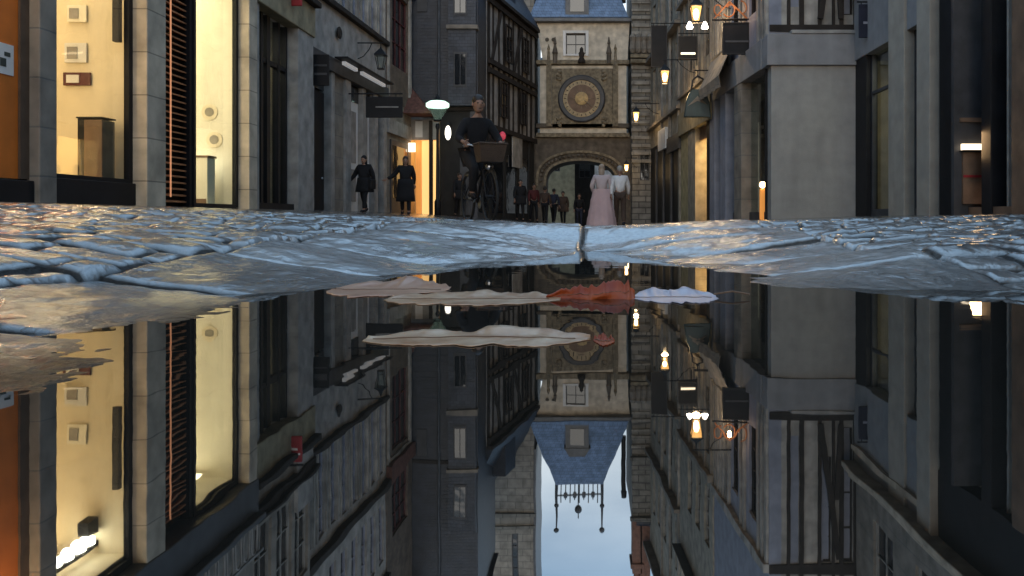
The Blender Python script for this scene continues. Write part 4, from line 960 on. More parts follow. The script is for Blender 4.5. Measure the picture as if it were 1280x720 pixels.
MB().box(c.x-.06,c.x+.08,c.y-.02,c.y+.1,0,ZP(236,D)).build('lit_stem', 'orange_glow', t, .01)

# ------------------------------------------------------------------ right: houses beyond the block
def right_row():
    F = FR2; U = F.u
    # golden doorway house
    u0, u1 = U(893), U(852)
    r = thing('town_house', 'narrow house on the right with a tall golden lit doorway', 'building', tuple(F.P(u0,0,0)))
    hs = [(u0+.5+k*1.5, u0+1.3+k*1.5, 5.6, 7.9) for k in range(3)]; h2 = [(a, b, 9.0, 11.0) for a, b, _, _ in hs]
    MB().holed(F, u0, u1, 4.2, 13, hs+h2, .05).build('wall', 'warm_render', r)
    for h in hs+h2: window(r, F, *h, w_=-.08, nx=2, nz=4)
    MB().fbox(F,u0,u1,-.05,.24,8.4,8.58).build('string_course', 'grey_stone', r, .02); MB().fbox(F,u0,u1,-.05,.2,4.8,4.92).build('string_course', 'grey_stone', r, .02)
    tb = MB()
    for k in range(6): tb.fbox(F,u0+.1+k*.95,u0+.24+k*.95,.05,.12,4.95,8.4)
    tb.build('timber_posts', 'grey_stone', r)
    MB().prism([F.P(u0,.4,13),F.P(u0,-5,13),F.P(u0,-2.5,15.5)], F.d.to_3d()*(u1-u0)).build('roof', 'slate', r)
    MB().fbox(F,u0,u1,-.2,.16,3.35,4.2).build('fascia', 'olive_render', r, .01)
    a, b = U(885.5), U(871)
    MB().fbox(F,u0,a,-.4,.06,-1,3.35).build('pilaster', 'dark_paint', r)
    MB().fbox(F,b,U(862),-.4,.06,-1,3.35).build('pilaster', 'warm_render', r)
    MB().fbox(F,U(862),u1,-.4,.02,-1,3.35).build('ground_wall', 'yellow_render', r)
    rm = MB(); rm.quad(F.P(a,-.42,-1),F.P(a,-1.8,-1),F.P(a,-1.8,3.35),F.P(a,-.42,3.35)); rm.quad(F.P(b,-.41,-1),F.P(b,-1.8,-1),F.P(b,-1.8,3.35),F.P(b,-.41,3.35)); rm.quad(F.P(a,-1.8,-1),F.P(b,-1.8,-1),F.P(b,-1.8,3.35),F.P(a,-1.8,3.35)); rm.quad(F.P(a,-.4,3.34),F.P(b,-.4,3.34),F.P(b,-1.8,3.34),F.P(a,-1.8,3.34))
    rm.build('doorway', 'cream_wall', r)
    lamp('doorway_light', 'AREA', F.P((a+b)/2,-.9,3.25), 42, (1, .66, .26), r, .8)
    lamp('doorway_light', 'POINT', F.P(a+.5,-.35,1.6), 16, (1, .66, .26), r, .15)
    MB().fbox(F,a+.05,b-.05,-.2,-.1,2.9,3.34).build('door_head', 'brown_board', r)
    # further house with dark shop fronts
    u2 = U(813)
    r = thing('town_house', 'house with dark shop fronts on the right, last before the rusticated stone wall', 'building', tuple(F.P(u1,0,0)))
    hs = [(u1+.6+k*1.6, u1+1.4+k*1.6, 5.2, 7.4) for k in range(5) if u1+1.4+k*1.6 < u2]; h2 = [(a, b, 8.6, 10.6) for a, b, _, _ in hs]
    h2 += [(a, b, 12.6, 14.6) for a, b, _, _ in hs]
    MB().holed(F, u1, u2, 3.6, 16.6, hs+h2).build('wall', 'warm_render', r)
    for h in hs+h2: window(r, F, *h, nx=2, nz=4)
    for k in range(3): MB().fbox(F,u1+.3+k*2.2,u1+.5+k*2.2,0,.1,3.6,16.4).build('pilaster', 'pale_timber', r)
    MB().fbox(F,u1,u2,-.05,.3,7.9,8.1).fbox(F,u1,u2,-.05,.4,16.45,16.6).fbox(F,u1,u2,-.05,.3,11.6,11.8).fbox(F,u1,u2,-.05,.22,4.5,4.65).build('string_course', 'grey_stone', r, .02)
    MB().prism([F.P(u1,.4,16.6),F.P(u1,-5,16.6),F.P(u1,-2.5,19)], F.d.to_3d()*(u2-u1)).build('roof', 'slate', r)
    MB().fbox(F,u1,u2,-.3,-.02,-1,3.6).build('ground_floor', 'dark_paint', r)
    for k in range(4): MB().fbox(F,u1+.2+k*2.1,u1+.5+k*2.1,-.018,.06,-1,3.4).build('pier', 'warm_render' if k == 0 else 'charcoal', r)
    MB().fbox(F,u1,u1+3,-.018,.12,2.9,3.55).build('fascia', 'charcoal', r)
    MB().fbox(F,U(835),U(826),-.0,.14,ZP(186,36),ZP(160,36)).build('pale_panel', 'white_paint', r)
right_row()
def right_stone_wall():
    Y = 41.0; G = FrontFrame(Y); xa, xb = XP(790,Y), 4.2
    r = thing('town_house', 'rusticated stone house front beside the clock gate on the right', 'building', (xa, Y, 0))
    hs = [(XP(800,Y), XP(812,Y), 2.0, 3.4)]
    MB().holed(G, xa, xb, -1, 15.4, hs).build('wall', 'ashlar_dark', r)
    window(r, G, *hs[0], fm='charcoal')
    cs = MB()
    for k in range(22): cs.box(XP(789,Y),XP(816,Y),Y-.09,Y-.003,2.9+.40*k+(.15 if k > 12 else 0),3.08+.40*k+(.15 if k > 12 else 0))
    cs.build('rustication', 'ashlar', r, .02)
    for z, wd in ((7.95,.4),(8.25,.25),(12.1,.35),(15.2,.4)): MB().box(xa-.1,xb,Y-wd,Y-.004,z,z+.2).build('cornice', 'gilt_stone' if z < 9 else 'ashlar_dark', r, .03)
    cons = MB()
    for k in range(4): cons.lathe((XP(791+7*k,Y),Y-.15,8.5),[(.1,0),(.2,.2),(.14,.6),(.22,.8),(.08,1.0)],8)
    cons.build('consoles', 'grey_stone', r)
    for p, z1 in ((793,18.2),(803,19.5)):
        MB().box(XP(p,Y)-.1,XP(p,Y)+.42,Y+.2,Y+1.2,15.4,z1).box(XP(p,Y)-.2,XP(p,Y)+.5,Y+.1,Y+1.3,z1-.5,z1-.3).lathe((XP(p,Y)+.15,Y+.6,z1),[(.15,0),(.18,.3),(.12,.5)],10).build('chimney', 'chimney_brick', r, .02)
    MB().prism([(XP(796,Y),Y-.2,15.4),(xb,Y-.2,15.4),(xb,Y+4,18),(XP(796,Y),Y+4,18)],(0,0,.2)).build('roof', 'slate', r)
right_stone_wall()
t = tag(MB().lathe((XP(779.5,43.5),43.5,ZR(545,43.5)),[(.13,0),(.13,ZR(620,43.5)-ZR(545,43.5)-.3),(.17,ZR(620,43.5)-ZR(545,43.5)-.28),(.14,ZR(620,43.5)-ZR(545,43.5))],12).build('chimney_pipe', 'dark_paint'), 'tall dark chimney pipe standing beside the clock gate roof', 'chimney pipe')

# ------------------------------------------------------------------ right: lit lanterns and hanging signs
WALL = lambda y: 4.56 - .065*(y-20)
lantern('large lit lantern with two white spotlights below it, over the golden doorway', XP(870,24), 24, ZP(16,24), WALL(24), 'warm_bulb', 1.0, 25)
lantern('lit amber lantern under the tall dark sign on the right', XP(831,29), 29, ZP(95,29), WALL(29), 'warm_bulb', .95, 25)
lantern('small lit lantern in front of the rusticated stone wall', XP(795,38), 38, ZP(145,38), WALL(38), 'warm_bulb', .95, 12)
lantern('smallest lit lantern, low at the right side of the arch', XP(783,40), 40, ZP(209,40), XP(795,41), 'warm_bulb', .75, 5)
y = 23.9
t = thing('spotlight_pair', 'pair of white spotlights on a bar under the large lit lantern', 'spotlights', (XP(871,y), y, ZP(34,y)))
MB().bar((XP(860,y),y,ZP(28,y)),(XP(884,y),y,ZP(28,y)),.02).bar((XP(871,y),y,ZP(28,y)),(XP(871,y),24,ZP(24,y)),.015).build('bar', 'black_iron', t)
for p in (862, 881): MB().lathe((XP(p,y),y,ZP(34,y)),[(.09,-.04),(.10,.0),(.05,.12),(.03,.16)],12).build('spotlight', 'white_bulb', t)
def hung_sign(label, p0, p1, y0, y1, D, mat='dark_paint', line=None, group='signs hung over the right shops'):
    s = thing('hanging_sign', label, 'sign', (XP((p0+p1)/2,D), D, ZP(y1,D)), group)
    a, b, c, d = XP(p0,D), XP(p1,D), ZP(y1,D), ZP(y0,D)
    MB().box(a,b,D,D+.09,c,d).build('board', mat, s, .015)
    MB().bar((a,D+.045,d+.1),(WALL(D)+.05,D+.045,d+.1),.02).bar((a+.1,D+.045,d+.1),(a+.1,D+.045,d-.01),.012).bar((b-.1,D+.045,d+.1),(b-.1,D+.045,d-.01),.012).build('bracket', 'black_iron', s)
    fr = MB().box(a,b,D-.02,D-.002,c,c+.03).box(a,b,D-.02,D-.002,d-.03,d).box(a,a+.03,D-.02,D-.002,c+.03,d-.03).box(b-.03,b,D-.02,D-.002,c+.03,d-.03).build('frame', 'black_iron', s)
    if line: MB().box(a+.08,b-.08,D-.03,D-.021,ZP(line+1.2,D),ZP(line-1.2,D)).build('lettering', 'strip_white' if p0 < 860 else 'charcoal', s)
    return s
hung_sign('tall dark sign over the amber lantern on the right', 814, 834, 32, 84, 30.5)
hung_sign('small dark sign with a thin lit line, between the two large lanterns', 848, 872, 45, 74, 27, line=67)
hung_sign('wide black sign nearest to the mauve fascia on the right', 903, 942, 28, 68, 22, line=52)
# orange scrolled iron sign above the black one
y = 22.2
t = thing('scroll_sign', 'orange scrolled iron shop emblem above the wide black sign', 'sign', (XP(915,y), y, ZP(26,y)))
sc = MB()
for cx, a0, a1, rr in ((898,0,5.2,.16),(912,2.6,-2.6,.20),(927,3.1,8.0,.17)):
    pts = [(XP(cx,y)+rr*(.4+.6*q/14)*math.cos(a0+(a1-a0)*q/14), y, ZP(11,y)+rr*(.4+.9*q/14)*math.sin(a0+(a1-a0)*q/14)) for q in range(15)]
    sc.path(pts, .02)
sc.bar((XP(893,y),y,ZP(23,y)),(XP(912,y),y,ZP(2,y)),.022).bar((XP(912,y),y,ZP(2,y)),(XP(935,y),y,ZP(24,y)),.022)
sc.build('scrolls', 'orange_paint', t)
MB().bar((XP(890,y),y,ZP(25,y)),(WALL(y)+.03,y,ZP(25,y)),.025).build('bracket', 'black_iron', t)
lamp('emblem_light', 'POINT', (XP(909,y), y-.35, ZP(14,y)), 5, (1, .55, .25), t, .05)
# bag shaped emblem
y = 26.0
t = thing('bag_sign', 'dark bag-shaped shop emblem hanging over the golden doorway', 'sign', (XP(872,y), y, ZP(148,y)), None)
P = lambda p, q: (XP(p,y), y, ZP(q,y))
MB().prism([P(855,146),P(889,147),P(887,128),P(882,112),P(864,111),P(858,126)],(0,.22,0)).build('bag_body', 'teal_dark', t, .03)
MB().path([P(864,113),P(866,100),P(872,95),P(879,99),P(881,113)],.03).build('handle', 'black_iron', t)
MB().prism([(XP(859,y),y-.02,ZP(133,y)),(XP(872,y),y-.02,ZP(120,y)),(XP(884,y),y-.02,ZP(131,y)),(XP(872,y),y-.02,ZP(126,y))],(0,.015,0)).build('flap_trim', 'grey_stone', t)
MB().bar(P(872,95),P(872,88),.015).bar(P(868,88),(WALL(y)+.05,y,ZP(88,y)),.02).build('bracket', 'black_iron', t)
# furled grey awning over the side shops of the block
F = FR2
t = thing('awning', 'grey furled awning on the wall beside the bag-shaped emblem', 'awning', tuple(F.P(F.u(905),0,4.0)))
mb = MB(); ua, ub = F.u(921), F.u(894)
for k in range(10):
    a = ua + (ub-ua)*k/10; b = ua + (ub-ua)*(k+1)/10; s0 = .06*(k % 2); s1 = .06*((k+1) % 2)
    mb.quad(F.P(a,.12,5.2),F.P(b,.12,5.2),F.P(b,.55+s1,4.25-s1),F.P(a,.55+s0,4.25-s0)); mb.quad(F.P(a,.55+s0,4.25-s0),F.P(b,.55+s1,4.25-s1),F.P(b,.5+s1,3.9),F.P(a,.5+s0,3.9))
mb.build('cloth', 'grey_stone', t, solid=.02)
MB().bar(F.P(ua,.11,5.22),F.P(ub,.11,5.22),.04).build('roller', 'charcoal', t)

# ------------------------------------------------------------------ left: lamps by the orange shop
x, y = XP(547,30), 30.0
t = thing('street_lamp', 'street lamp with a bright greenish-white head on a dark post beside the cyclist', 'street lamp', (x, y, gz(x,y)))
MB().lathe((x,y,0),[(.12,gz(x,y)-.05),(.12,.7),(.07,.8),(.05,3.4),(.09,3.5),(.06,3.62)],12).build('post', 'black_iron', t, smooth=True)
zl = ZP(150,y)
MB().lathe((x,y,zl),[(.12,0),(.42,.5)],6).build('glass', 'shop_glass', t)
MB().lathe((x,y,zl),[(.40,.47),(.43,.50),(.43,.62),(.3,.70)],16).build('lit_crown', 'green_white_lamp', t)
MB().lathe((x,y,zl),[(.14,-.06),(.16,.0),(.1,.03)],12).lathe((x,y,zl),[(.30,.70),(.1,.8),(.03,.95)],12).build('cap', 'black_iron', t)
x, y = XP(560,30.8), 30.8
t = thing('hanging_lamp', 'white oval lamp glowing on the slate building behind the cyclist', 'lamp', (x, y, ZP(166,y)))
MB().ball((x,y,ZP(166,y)),.12,.12,.28,14).build('globe', 'soft_bulb', t, smooth=True)
MB().bar((x,y,ZP(155,y)),(x,31.5,ZP(152,y)),.02).lathe((x,y,ZP(156,y)),[(.08,0),(.03,.1)],10).build('arm', 'black_iron', t)
y = 35.5; x = XP(628,y)
t = thing('shop_light', 'small red light on the half-timbered house', 'light', (x, y, ZP(170,y)))
MB().ball((x,y,ZP(170,y)),.16,.1,.2).build('globe', 'red_lamp', t, smooth=True)
MB().bar((x,y,ZP(170,y)),(x-.6,y+.2,ZP(168,y)),.02).build('arm', 'black_iron', t)

# ------------------------------------------------------------------ people
def skinned(name, chains, mat, parent, off, sub=1):
    """chains: lists of (point, radius); shared points are welded so that limbs join"""
    vs, es, rs, key = [], [], [], {}
    for ch in chains:
        prev = None
        for p, rad in ch:
            k = tuple(round(c, 4) for c in p)
            if k not in key: key[k] = len(vs); vs.append(p); rs.append(rad)
            if prev is not None and prev != key[k]: es.append((prev, key[k]))
            prev = key[k]
    me = bpy.data.meshes.new(name); me.from_pydata(vs, es, []); o = bpy.data.objects.new(name, me); COL.objects.link(o)
    sk = o.modifiers.new('skin', 'SKIN'); sk.use_smooth_shade = True
    ss = o.modifiers.new('sub', 'SUBSURF'); ss.levels = sub; ss.render_levels = sub
    for i, d in enumerate(me.skin_vertices[0].data):
        rr = rs[i]; d.radius = rr if isinstance(rr, tuple) else (rr, rr); d.use_root = (i == 0)
    dg = bpy.context.evaluated_depsgraph_get(); ev = o.evaluated_get(dg)
    m2 = bpy.data.meshes.new_from_object(ev); m2.name = name
    bpy.data.objects.remove(o)
    o = bpy.data.objects.new(name, m2); COL.objects.link(o); m2.materials.clear(); m2.materials.append(M[mat]); o.parent = parent
    m2.polygons.foreach_set('use_smooth', [True]*len(m2.polygons))
    return o
def mix(a, b, t): return tuple(a[i]+(b[i]-a[i])*t for i in range(3))
def person(label, loc, rz, h, J, top, legs, hair, group, coat_len=0.0, hood=False, bag=None, long_hair=False):
    """J: joints in metres for a 1.75 m figure facing -Y, origin on the ground"""
    r = thing('person', label, 'person', (0,0,0), group)
    k = h/1.75
    J = {n: tuple(c*k for c in p) for n, p in J.items()}
    pel, chest, neck, head = J['pelvis'], J['chest'], J['neck'], J['head']
    def limb(a, b, c, ra, rb, rc): return [(a, ra*k), (mix(a,b,.5), (ra+rb)/2*k), (b, rb*k), (mix(b,c,.4), rb*1.02*k), (c, rc*k)]
    ch = [[(pel,.13*k),(mix(pel,chest,.5),.115*k),(chest,.13*k),(neck,.055*k),(mix(neck,head,.5),.05*k)]]
    for s in 'LR':
        ch.append([(chest,.13*k),(J['sho'+s],.062*k)] + limb(J['sho'+s],J['elb'+s],J['wri'+s],.055,.042,.028)[1:])
        ch.append([(pel,.13*k),(J['hip'+s],.088*k)] + limb(J['hip'+s],J['kne'+s],J['ank'+s],.085,.056,.038)[1:] + [(J['toe'+s],.035*k)])
    body = skinned('body', ch, 'skin', r, None)
    # head with face, ears, and hands with fingers joined into the body mesh
    hb = MB(); hx, hy, hz = head
    fd = Vector(J['face']).normalized() if 'face' in J else Vector((0,-1,0)); sdv = fd.cross(Vector((0,0,1))).normalized()
    hb.ball(head,.078*k,.095*k,.118*k,16)
    hb.ball((hx+fd.x*.02*k,hy+fd.y*.02*k,hz-.07*k),.058*k,.07*k,.05*k,12)
    nb = Vector(head)+fd*.095*k; hb.lathe(nb,[(.018*k,-.02*k),(.012*k,.0),(.006*k,.035*k)],8,(fd-Vector((0,0,.6))))
    for sg in (-1, 1): e = Vector(head)+sdv*.08*k*sg; hb.ball(e,.015*k,.022*k,.032*k,8)
    fc = MB()
    for sg in (-1, 1): e = Vector(head)+fd*.084*k+sdv*.032*k*sg+Vector((0,0,.012*k)); fc.ball(e,.014*k,.014*k,.010*k,8)
    e = Vector(head)+fd*.083*k+Vector((0,0,-.062*k)); fc.ball(e,.024*k,.016*k,.008*k,8)
    for s in 'LR':
        wv = Vector(J['wri'+s]); ev = Vector(J['elb'+s]); d = (wv-ev).normalized(); x = d.orthogonal().normalized(); y_ = d.cross(x)
        c = wv + d*.05*k; hb.bar(wv,wv+d*.09*k,.026*k,.034*k,8)
        for q, ln in enumerate((.068,.078,.072,.056)):
            p = wv+d*.085*k+x*(q-1.5)*.018*k; m1 = p+d*ln*.55*k+y_*.012*k; hb.bar(p,m1,.0085*k,.008*k,6); hb.bar(m1,m1+d*ln*.3*k+y_*.03*k,.008*k,.006*k,6)
        p = wv+d*.035*k+x*-.03*k; hb.bar(p,p+d*.04*k-x*.03*k,.011*k,.009*k,6); 
    ho = hb.build('head_tmp', 'skin', None, smooth=True)
    bm = bmesh.new(); bm.from_mesh(body.data); bm.from_mesh(ho.data); bm.to_mesh(body.data); bm.free(); bpy.data.objects.remove(ho)
    body.data.polygons.foreach_set('use_smooth', [True]*len(body.data.polygons))
    fc.build('face', 'hair_dark', r, smooth=True)
    # clothing
    bk_ = 1.25 if coat_len else 1.05
    tp = [[(pel,.155*k*bk_),(mix(pel,chest,.5),.145*k*bk_),(chest,.155*k*bk_),(mix(chest,neck,.8),.075*k)]]
    for s in 'LR':
        tp.append([(chest,.155*k*bk_),(J['sho'+s],.082*k*bk_)] + [(mix(J['sho'+s],J['elb'+s],.5),.07*k*bk_),(J['elb'+s],.06*k*bk_),(mix(J['elb'+s],J['wri'+s],.95),.042*k)])
    skinned('jacket', tp, top, r, None)
    lg = []
    for s in 'LR': lg.append([(pel,.14*k),(J['hip'+s],.102*k),(mix(J['hip'+s],J['kne'+s],.5),.09*k),(J['kne'+s],.074*k),(mix(J['kne'+s],J['ank'+s],.5),.066*k),(mix(J['kne'+s],J['ank'+s],.96),.056*k)])
    skinned('trousers', lg, legs, r, None)
    for s in 'LR':
        a, b = Vector(J['ank'+s]), Vector(J['toe'+s]); MB().bar(a+(a-b).normalized()*.05*k-Vector((0,0,.035*k)),b,.048*k,.04*k,10).ball(b,.042*k,.042*k,.035*k,10).bar(a,a-Vector((0,0,.05*k)),.05*k,.05*k,10).build('shoe', 'dark_paint', r, smooth=True)
    if coat_len:
        pz = pel[2]; n = 16; mb = MB(); rings = []
        for q in range(5):
            zz = pz+.12*k-(coat_len*k+.12*k)*q/4; rx = (.215+.014*q)*k; ry = (.175+.012*q)*k
            mb.v += [Vector((pel[0]+rx*math.cos(2*math.pi*a/n)*(1+.05*math.sin(a*2.3)*q/4), pel[1]+ry*math.sin(2*math.pi*a/n), zz)) for a in range(n)]
        for q in range(4):
            for a in range(n): mb.f.append((q*n+a, q*n+(a+1)%n, (q+1)*n+(a+1)%n, (q+1)*n+a))
        mb.build('coat_skirt', top, r, smooth=True, solid=.015)
    hr = MB(); bk = -fd
    hr.ball((hx+bk.x*.018*k,hy+bk.y*.018*k,hz+.045*k),.088*k,.104*k,.10*k,14)
    if long_hair: hr.ball((hx+bk.x*.05*k,hy+bk.y*.05*k,hz-.08*k),.085*k,.07*k,.16*k,12)
    hr.build('hood' if hood else 'hair', top if hood else hair, r, smooth=True)
    if bag:
        bx, by, bz = bag; b = MB().box(bx-.05*k,bx+.08*k,by-.14*k,by+.14*k,bz-.3*k,bz).build('bag', 'dark_paint', r, .03)
        MB().path([(bx,by-.1*k,bz),(bx*.5,by-.06*k,J['shoL'][2]+.07*k),(bx,by+.1*k,bz)],.012).build('strap', 'dark_paint', b)
    r.location = loc; r.rotation_euler = (0,0,rz)
    return r
def walk(st=.24, arm=.16, facing=-1):
    f = facing
    return dict(pelvis=(0,0,.95), chest=(0,.02*f,1.30), neck=(0,.03*f,1.47), head=(0,.06*f,1.62), face=(0,f,0),
        shoL=(-.185,.02*f,1.40), shoR=(.185,.02*f,1.40), elbL=(-.245,arm*.5*f,1.13), elbR=(.245,-arm*.5*f,1.13), wriL=(-.25,arm*1.5*f,.92), wriR=(.25,-arm*f,.90),
        hipL=(-.095,0,.90), hipR=(.095,0,.90), kneL=(-.10,-st*.25*f,.50), kneR=(.10,st*.75*f,.52), ankL=(-.10,-st*1.2*f,.12), ankR=(.10,st*f,.085), toeL=(-.10,-st*1.2*f+.12*f,.03), toeR=(.10,st*f+.15*f,.035))
def put(px, D): x = XP(px, D); return (x, D, gz(x, D))
J = walk(.22,.14); J['elbL'] = (-.36,.02,1.16); J['wriL'] = (-.50,-.05,.96)
person('person in a black coat with a shoulder bag, walking along the left shops', put(456,24.2), R(-15), 1.72, J, 'black_cloth', 'black_cloth', 'hair_dark', 'people walking in the street', .32, True, bag=(.24,-.02,1.0), long_hair=True)
J = walk(.14,.1); J['elbL'] = (-.36,0,1.16); J['wriL'] = (-.55,-.08,1.06)
person('person in a long black coat with one arm held out, before the orange lit shop', put(507,24.6), R(10), 1.80, J, 'black_cloth', 'black_cloth', 'hair_dark', 'people walking in the street', .55, False, long_hair=True)
person('person in a white jacket and dark trousers walking away near the arch', put(775,22.5), R(180), 1.72, walk(.16,.12), 'white_cloth', 'brown_cloth', 'hair_grey', 'people walking in the street')
person('person in a dark red jacket left of the arch', put(667,36), R(20), 1.75, walk(.2,.12), 'maroon_cloth', 'black_cloth', 'hair_dark', 'people walking in the street')
person('person in a brown jacket, beside the one in dark red', put(681,36.6), R(170), 1.68, walk(.18,.12), 'brown_cloth', 'black_cloth', 'hair_dark', 'people walking in the street')
person('person in dark clothes under the arch', put(724,41), R(0), 1.75, walk(.18,.12), 'black_cloth', 'navy_cloth', 'hair_dark', 'people walking in the street')

# ------------------------------------------------------------------ cyclist and bicycle (both built heading to -Y, then turned)
CY = put(597, 11.2); CRZ = R(24)
def bicycle():
    r = thing('bicycle', 'dark town bicycle with a wicker basket, ridden towards the lens', 'bicycle', (0,0,0))
    rw = .34
    for yw in (-.58, .50):
        ty = MB(); n = 36
        for k in range(n):
            a, b = 2*math.pi*k/n, 2*math.pi*(k+1)/n
            ty.bar((0,yw+rw*math.cos(a),rw+rw*math.sin(a)),(0,yw+rw*math.cos(b),rw+rw*math.sin(b)),.02,n=8,cap=False)
        w_ = ty.build('wheel', 'rubber', r, smooth=True)
        rm = MB(); 
        for k in range(18):
            a = 2*math.pi*k/18; rm.bar((.03*(-1)**k,yw,rw),(0,yw+.32*math.cos(a),rw+.32*math.sin(a)),.002,n=4)
        rm.bar((-.05,yw,rw),(.05,yw,rw),.022,n=10).build('spokes', 'black_iron', w_)
    A, B, C, D = (0,-.40,.86), (0,.02,.28), (0,.16,.78), (0,.50,.34)
    fr = MB().bar(A,B,.02).bar(B,C,.017).bar((0,-.38,.78),(0,.10,.55),.017)
    for sx in (-.06, .06): fr.bar(B,(sx,.50,.34),.01).bar((0,.14,.70),(sx,.50,.34),.009)
    fr.build('frame', 'dark_paint', r)
    fk = MB().bar((0,-.41,.98),(0,-.45,.70),.016)
    for sx in (-.055, .055): fk.bar((sx,-.45,.70),(sx,-.58,.34),.012)
    fk.bar((-.055,-.45,.70),(.055,-.45,.70),.012).build('fork', 'dark_paint', r)
    MB().path([(-.27,-.24,1.04),(-.24,-.34,1.05),(0,-.42,1.0),(.24,-.34,1.05),(.27,-.24,1.04)],.012).build('handlebar', 'steel', r)
    MB().ball((0,.22,.86),.09,.14,.035).bar((0,.17,.80),(0,.18,.85),.014).build('saddle', 'dark_paint', r, smooth=True)
    mb = MB()
    for sx in (-1, 1): mb.bar((.05*sx,.02,.28),(.07*sx,.02+.16*sx,.28-.05*sx),.009).box(.07*sx-.01 if sx > 0 else .07*sx-.09,.07*sx+.09 if sx > 0 else .07*sx+.01,.02+.16*sx-.03,.02+.16*sx+.03,.28-.05*sx-.012,.28-.05*sx+.012)
    mb.lathe((.03,.02,.28),[(.09,0),(.09,.006)],20,(1,0,0)).build('pedals', 'steel', r)
    bs = MB(); z0, z1 = .80, 1.04
    a0 = [(-.15,-.70),(.15,-.70),(.15,-.46),(-.15,-.46)]; a1 = [(-.19,-.75),(.19,-.75),(.19,-.44),(-.19,-.44)]
    for k in range(4):
        p, q, p1, q1 = a0[k], a0[(k+1)%4], a1[k], a1[(k+1)%4]
        bs.quad((p[0],p[1],z0),(q[0],q[1],z0),(q1[0],q1[1],z1),(p1[0],p1[1],z1)); bs.bar((p1[0],p1[1],z1),(q1[0],q1[1],z1),.014)
    bs.quad(*[(p[0],p[1],z0) for p in a0])
    bs.build('basket', 'wicker', r)
    mg = MB()
    for yw in (-.58, .50):
        for k in range(10):
            a, b = math.pi*(.1+.07*k), math.pi*(.1+.07*(k+1)); mg.beam((0,yw+.375*math.cos(a),rw+.375*math.sin(a)),(0,yw+.375*math.cos(b),rw+.375*math.sin(b)),.05,.004,up=(1,0,0))
    mg.build('mudguards', 'dark_paint', r)
    MB().lathe((0,-.60,.74),[(.045,.0),(.05,-.06),(.02,-.09)],12,(0,-1,0)).build('headlight', 'steel', r, smooth=True)
    r.location = CY; r.rotation_euler = (0,0,CRZ)
bicycle()
J = dict(pelvis=(0,.20,.96), chest=(0,.06,1.30), neck=(0,.0,1.46), head=(0,-.04,1.63), face=(0,-1,0),
    shoL=(-.175,.04,1.37), shoR=(.175,.04,1.37), elbL=(-.29,-.02,1.15), elbR=(.30,-.02,1.15), wriL=(-.265,-.22,1.09), wriR=(.265,-.22,1.09),
    hipL=(-.10,.16,.92), hipR=(.10,.16,.92), kneL=(-.11,-.22,.72), kneR=(.11,-.16,.56), ankL=(-.11,-.10,.40), ankR=(.11,.14,.22), toeL=(-.11,-.22,.345), toeR=(.11,.02,.26))
person('person in dark clothes riding the basket bicycle towards the lens', CY, CRZ, 1.76, J, 'black_cloth', 'black_cloth', 'hair_dark', None)
# woman in a long pink skirt near the arch
J = walk(.10,.06)
for q in 'LR':
    sg = -1 if q == 'L' else 1
    J['elb'+q] = (.27*sg, .02, 1.14); J['wri'+q] = (.21*sg, -.10, .95)
w_ = person('person in a pale top and long pale pink skirt, in front of the arch', put(752,22.5), R(176), 1.80, J, 'pale_pink_cloth', 'pink_cloth', 'hair_fair', 'people walking in the street', .0, False, long_hair=True)
mb = MB(); n = 44; o_ = w_.location
for q in range(15):
    t_ = q/14; rr = .245 + .125*t_**.8 + .016*math.floor(t_*3.99)
    for a in range(n):
        th = 2*math.pi*a/n; f_ = 1 + .05*t_*math.sin(a*1.85+.4*math.sin(q*.3))
        mb.v.append(Vector((rr*math.cos(th)*f_, .78*rr*math.sin(th)*f_, 1.10 - 1.05*t_)) + o_)
for q in range(14):
    for a in range(n): mb.f.append((q*n+a, q*n+(a+1)%n, (q+1)*n+(a+1)%n, (q+1)*n+a))
mb.build('skirt', 'pink_cloth', w_, smooth=True)
for px_, D_, h_, rz_, top_, lab_ in ((650,33,1.74,15,'black_cloth','person in black, leftmost of the group left of the arch'),(692,38,1.70,160,'navy_cloth','person in navy, rightmost of the group left of the arch'),(704,40.5,1.72,-10,'brown_cloth','person in a brown coat just outside the left side of the arch'),(574,31.0,1.7,30,'black_cloth','person in black standing in the dark behind the cyclist')):
    person(lab_, put(px_, D_), R(rz_), h_, walk(.16,.1), top_, 'black_cloth', 'hair_dark', 'people walking in the street', .25 if top_ != 'navy_cloth' else 0)
# ------------------------------------------------------------------ leaves lying in the puddle
def leaf_mat(name, c1, c2, rough=.35):
    m, t, b = nodes(name)
    n1 = t.nodes.new('ShaderNodeTexNoise'); n1.inputs['Scale'].default_value = 26; n1.inputs['Detail'].default_value = 8; t.links.new(coords(t), n1.inputs['Vector'])
    rp = t.nodes.new('ShaderNodeValToRGB'); rp.color_ramp.elements[0].position = .35; rp.color_ramp.elements[1].position = .68
    rp.color_ramp.elements[0].color = rgba(c1); rp.color_ramp.elements[1].color = rgba(c2); e_ = rp.color_ramp.elements.new(.27); e_.color = rgba([q*.35 for q in c1]); t.links.new(n1.outputs['Fac'], rp.inputs[0])
    t.links.new(rp.outputs[0], b.inputs['Base Color']); b.inputs['Roughness'].default_value = rough
    wv = t.nodes.new('ShaderNodeTexWave'); wv.inputs['Scale'].default_value = 24; wv.inputs['Distortion'].default_value = 9; t.links.new(coords(t), wv.inputs['Vector'])
    bp = t.nodes.new('ShaderNodeBump'); bp.inputs['Strength'].default_value = .12; bp.inputs['Distance'].default_value = .002
    t.links.new(wv.outputs['Fac'], bp.inputs['Height']); t.links.new(bp.outputs[0], b.inputs['Normal'])
    MATS[name] = m
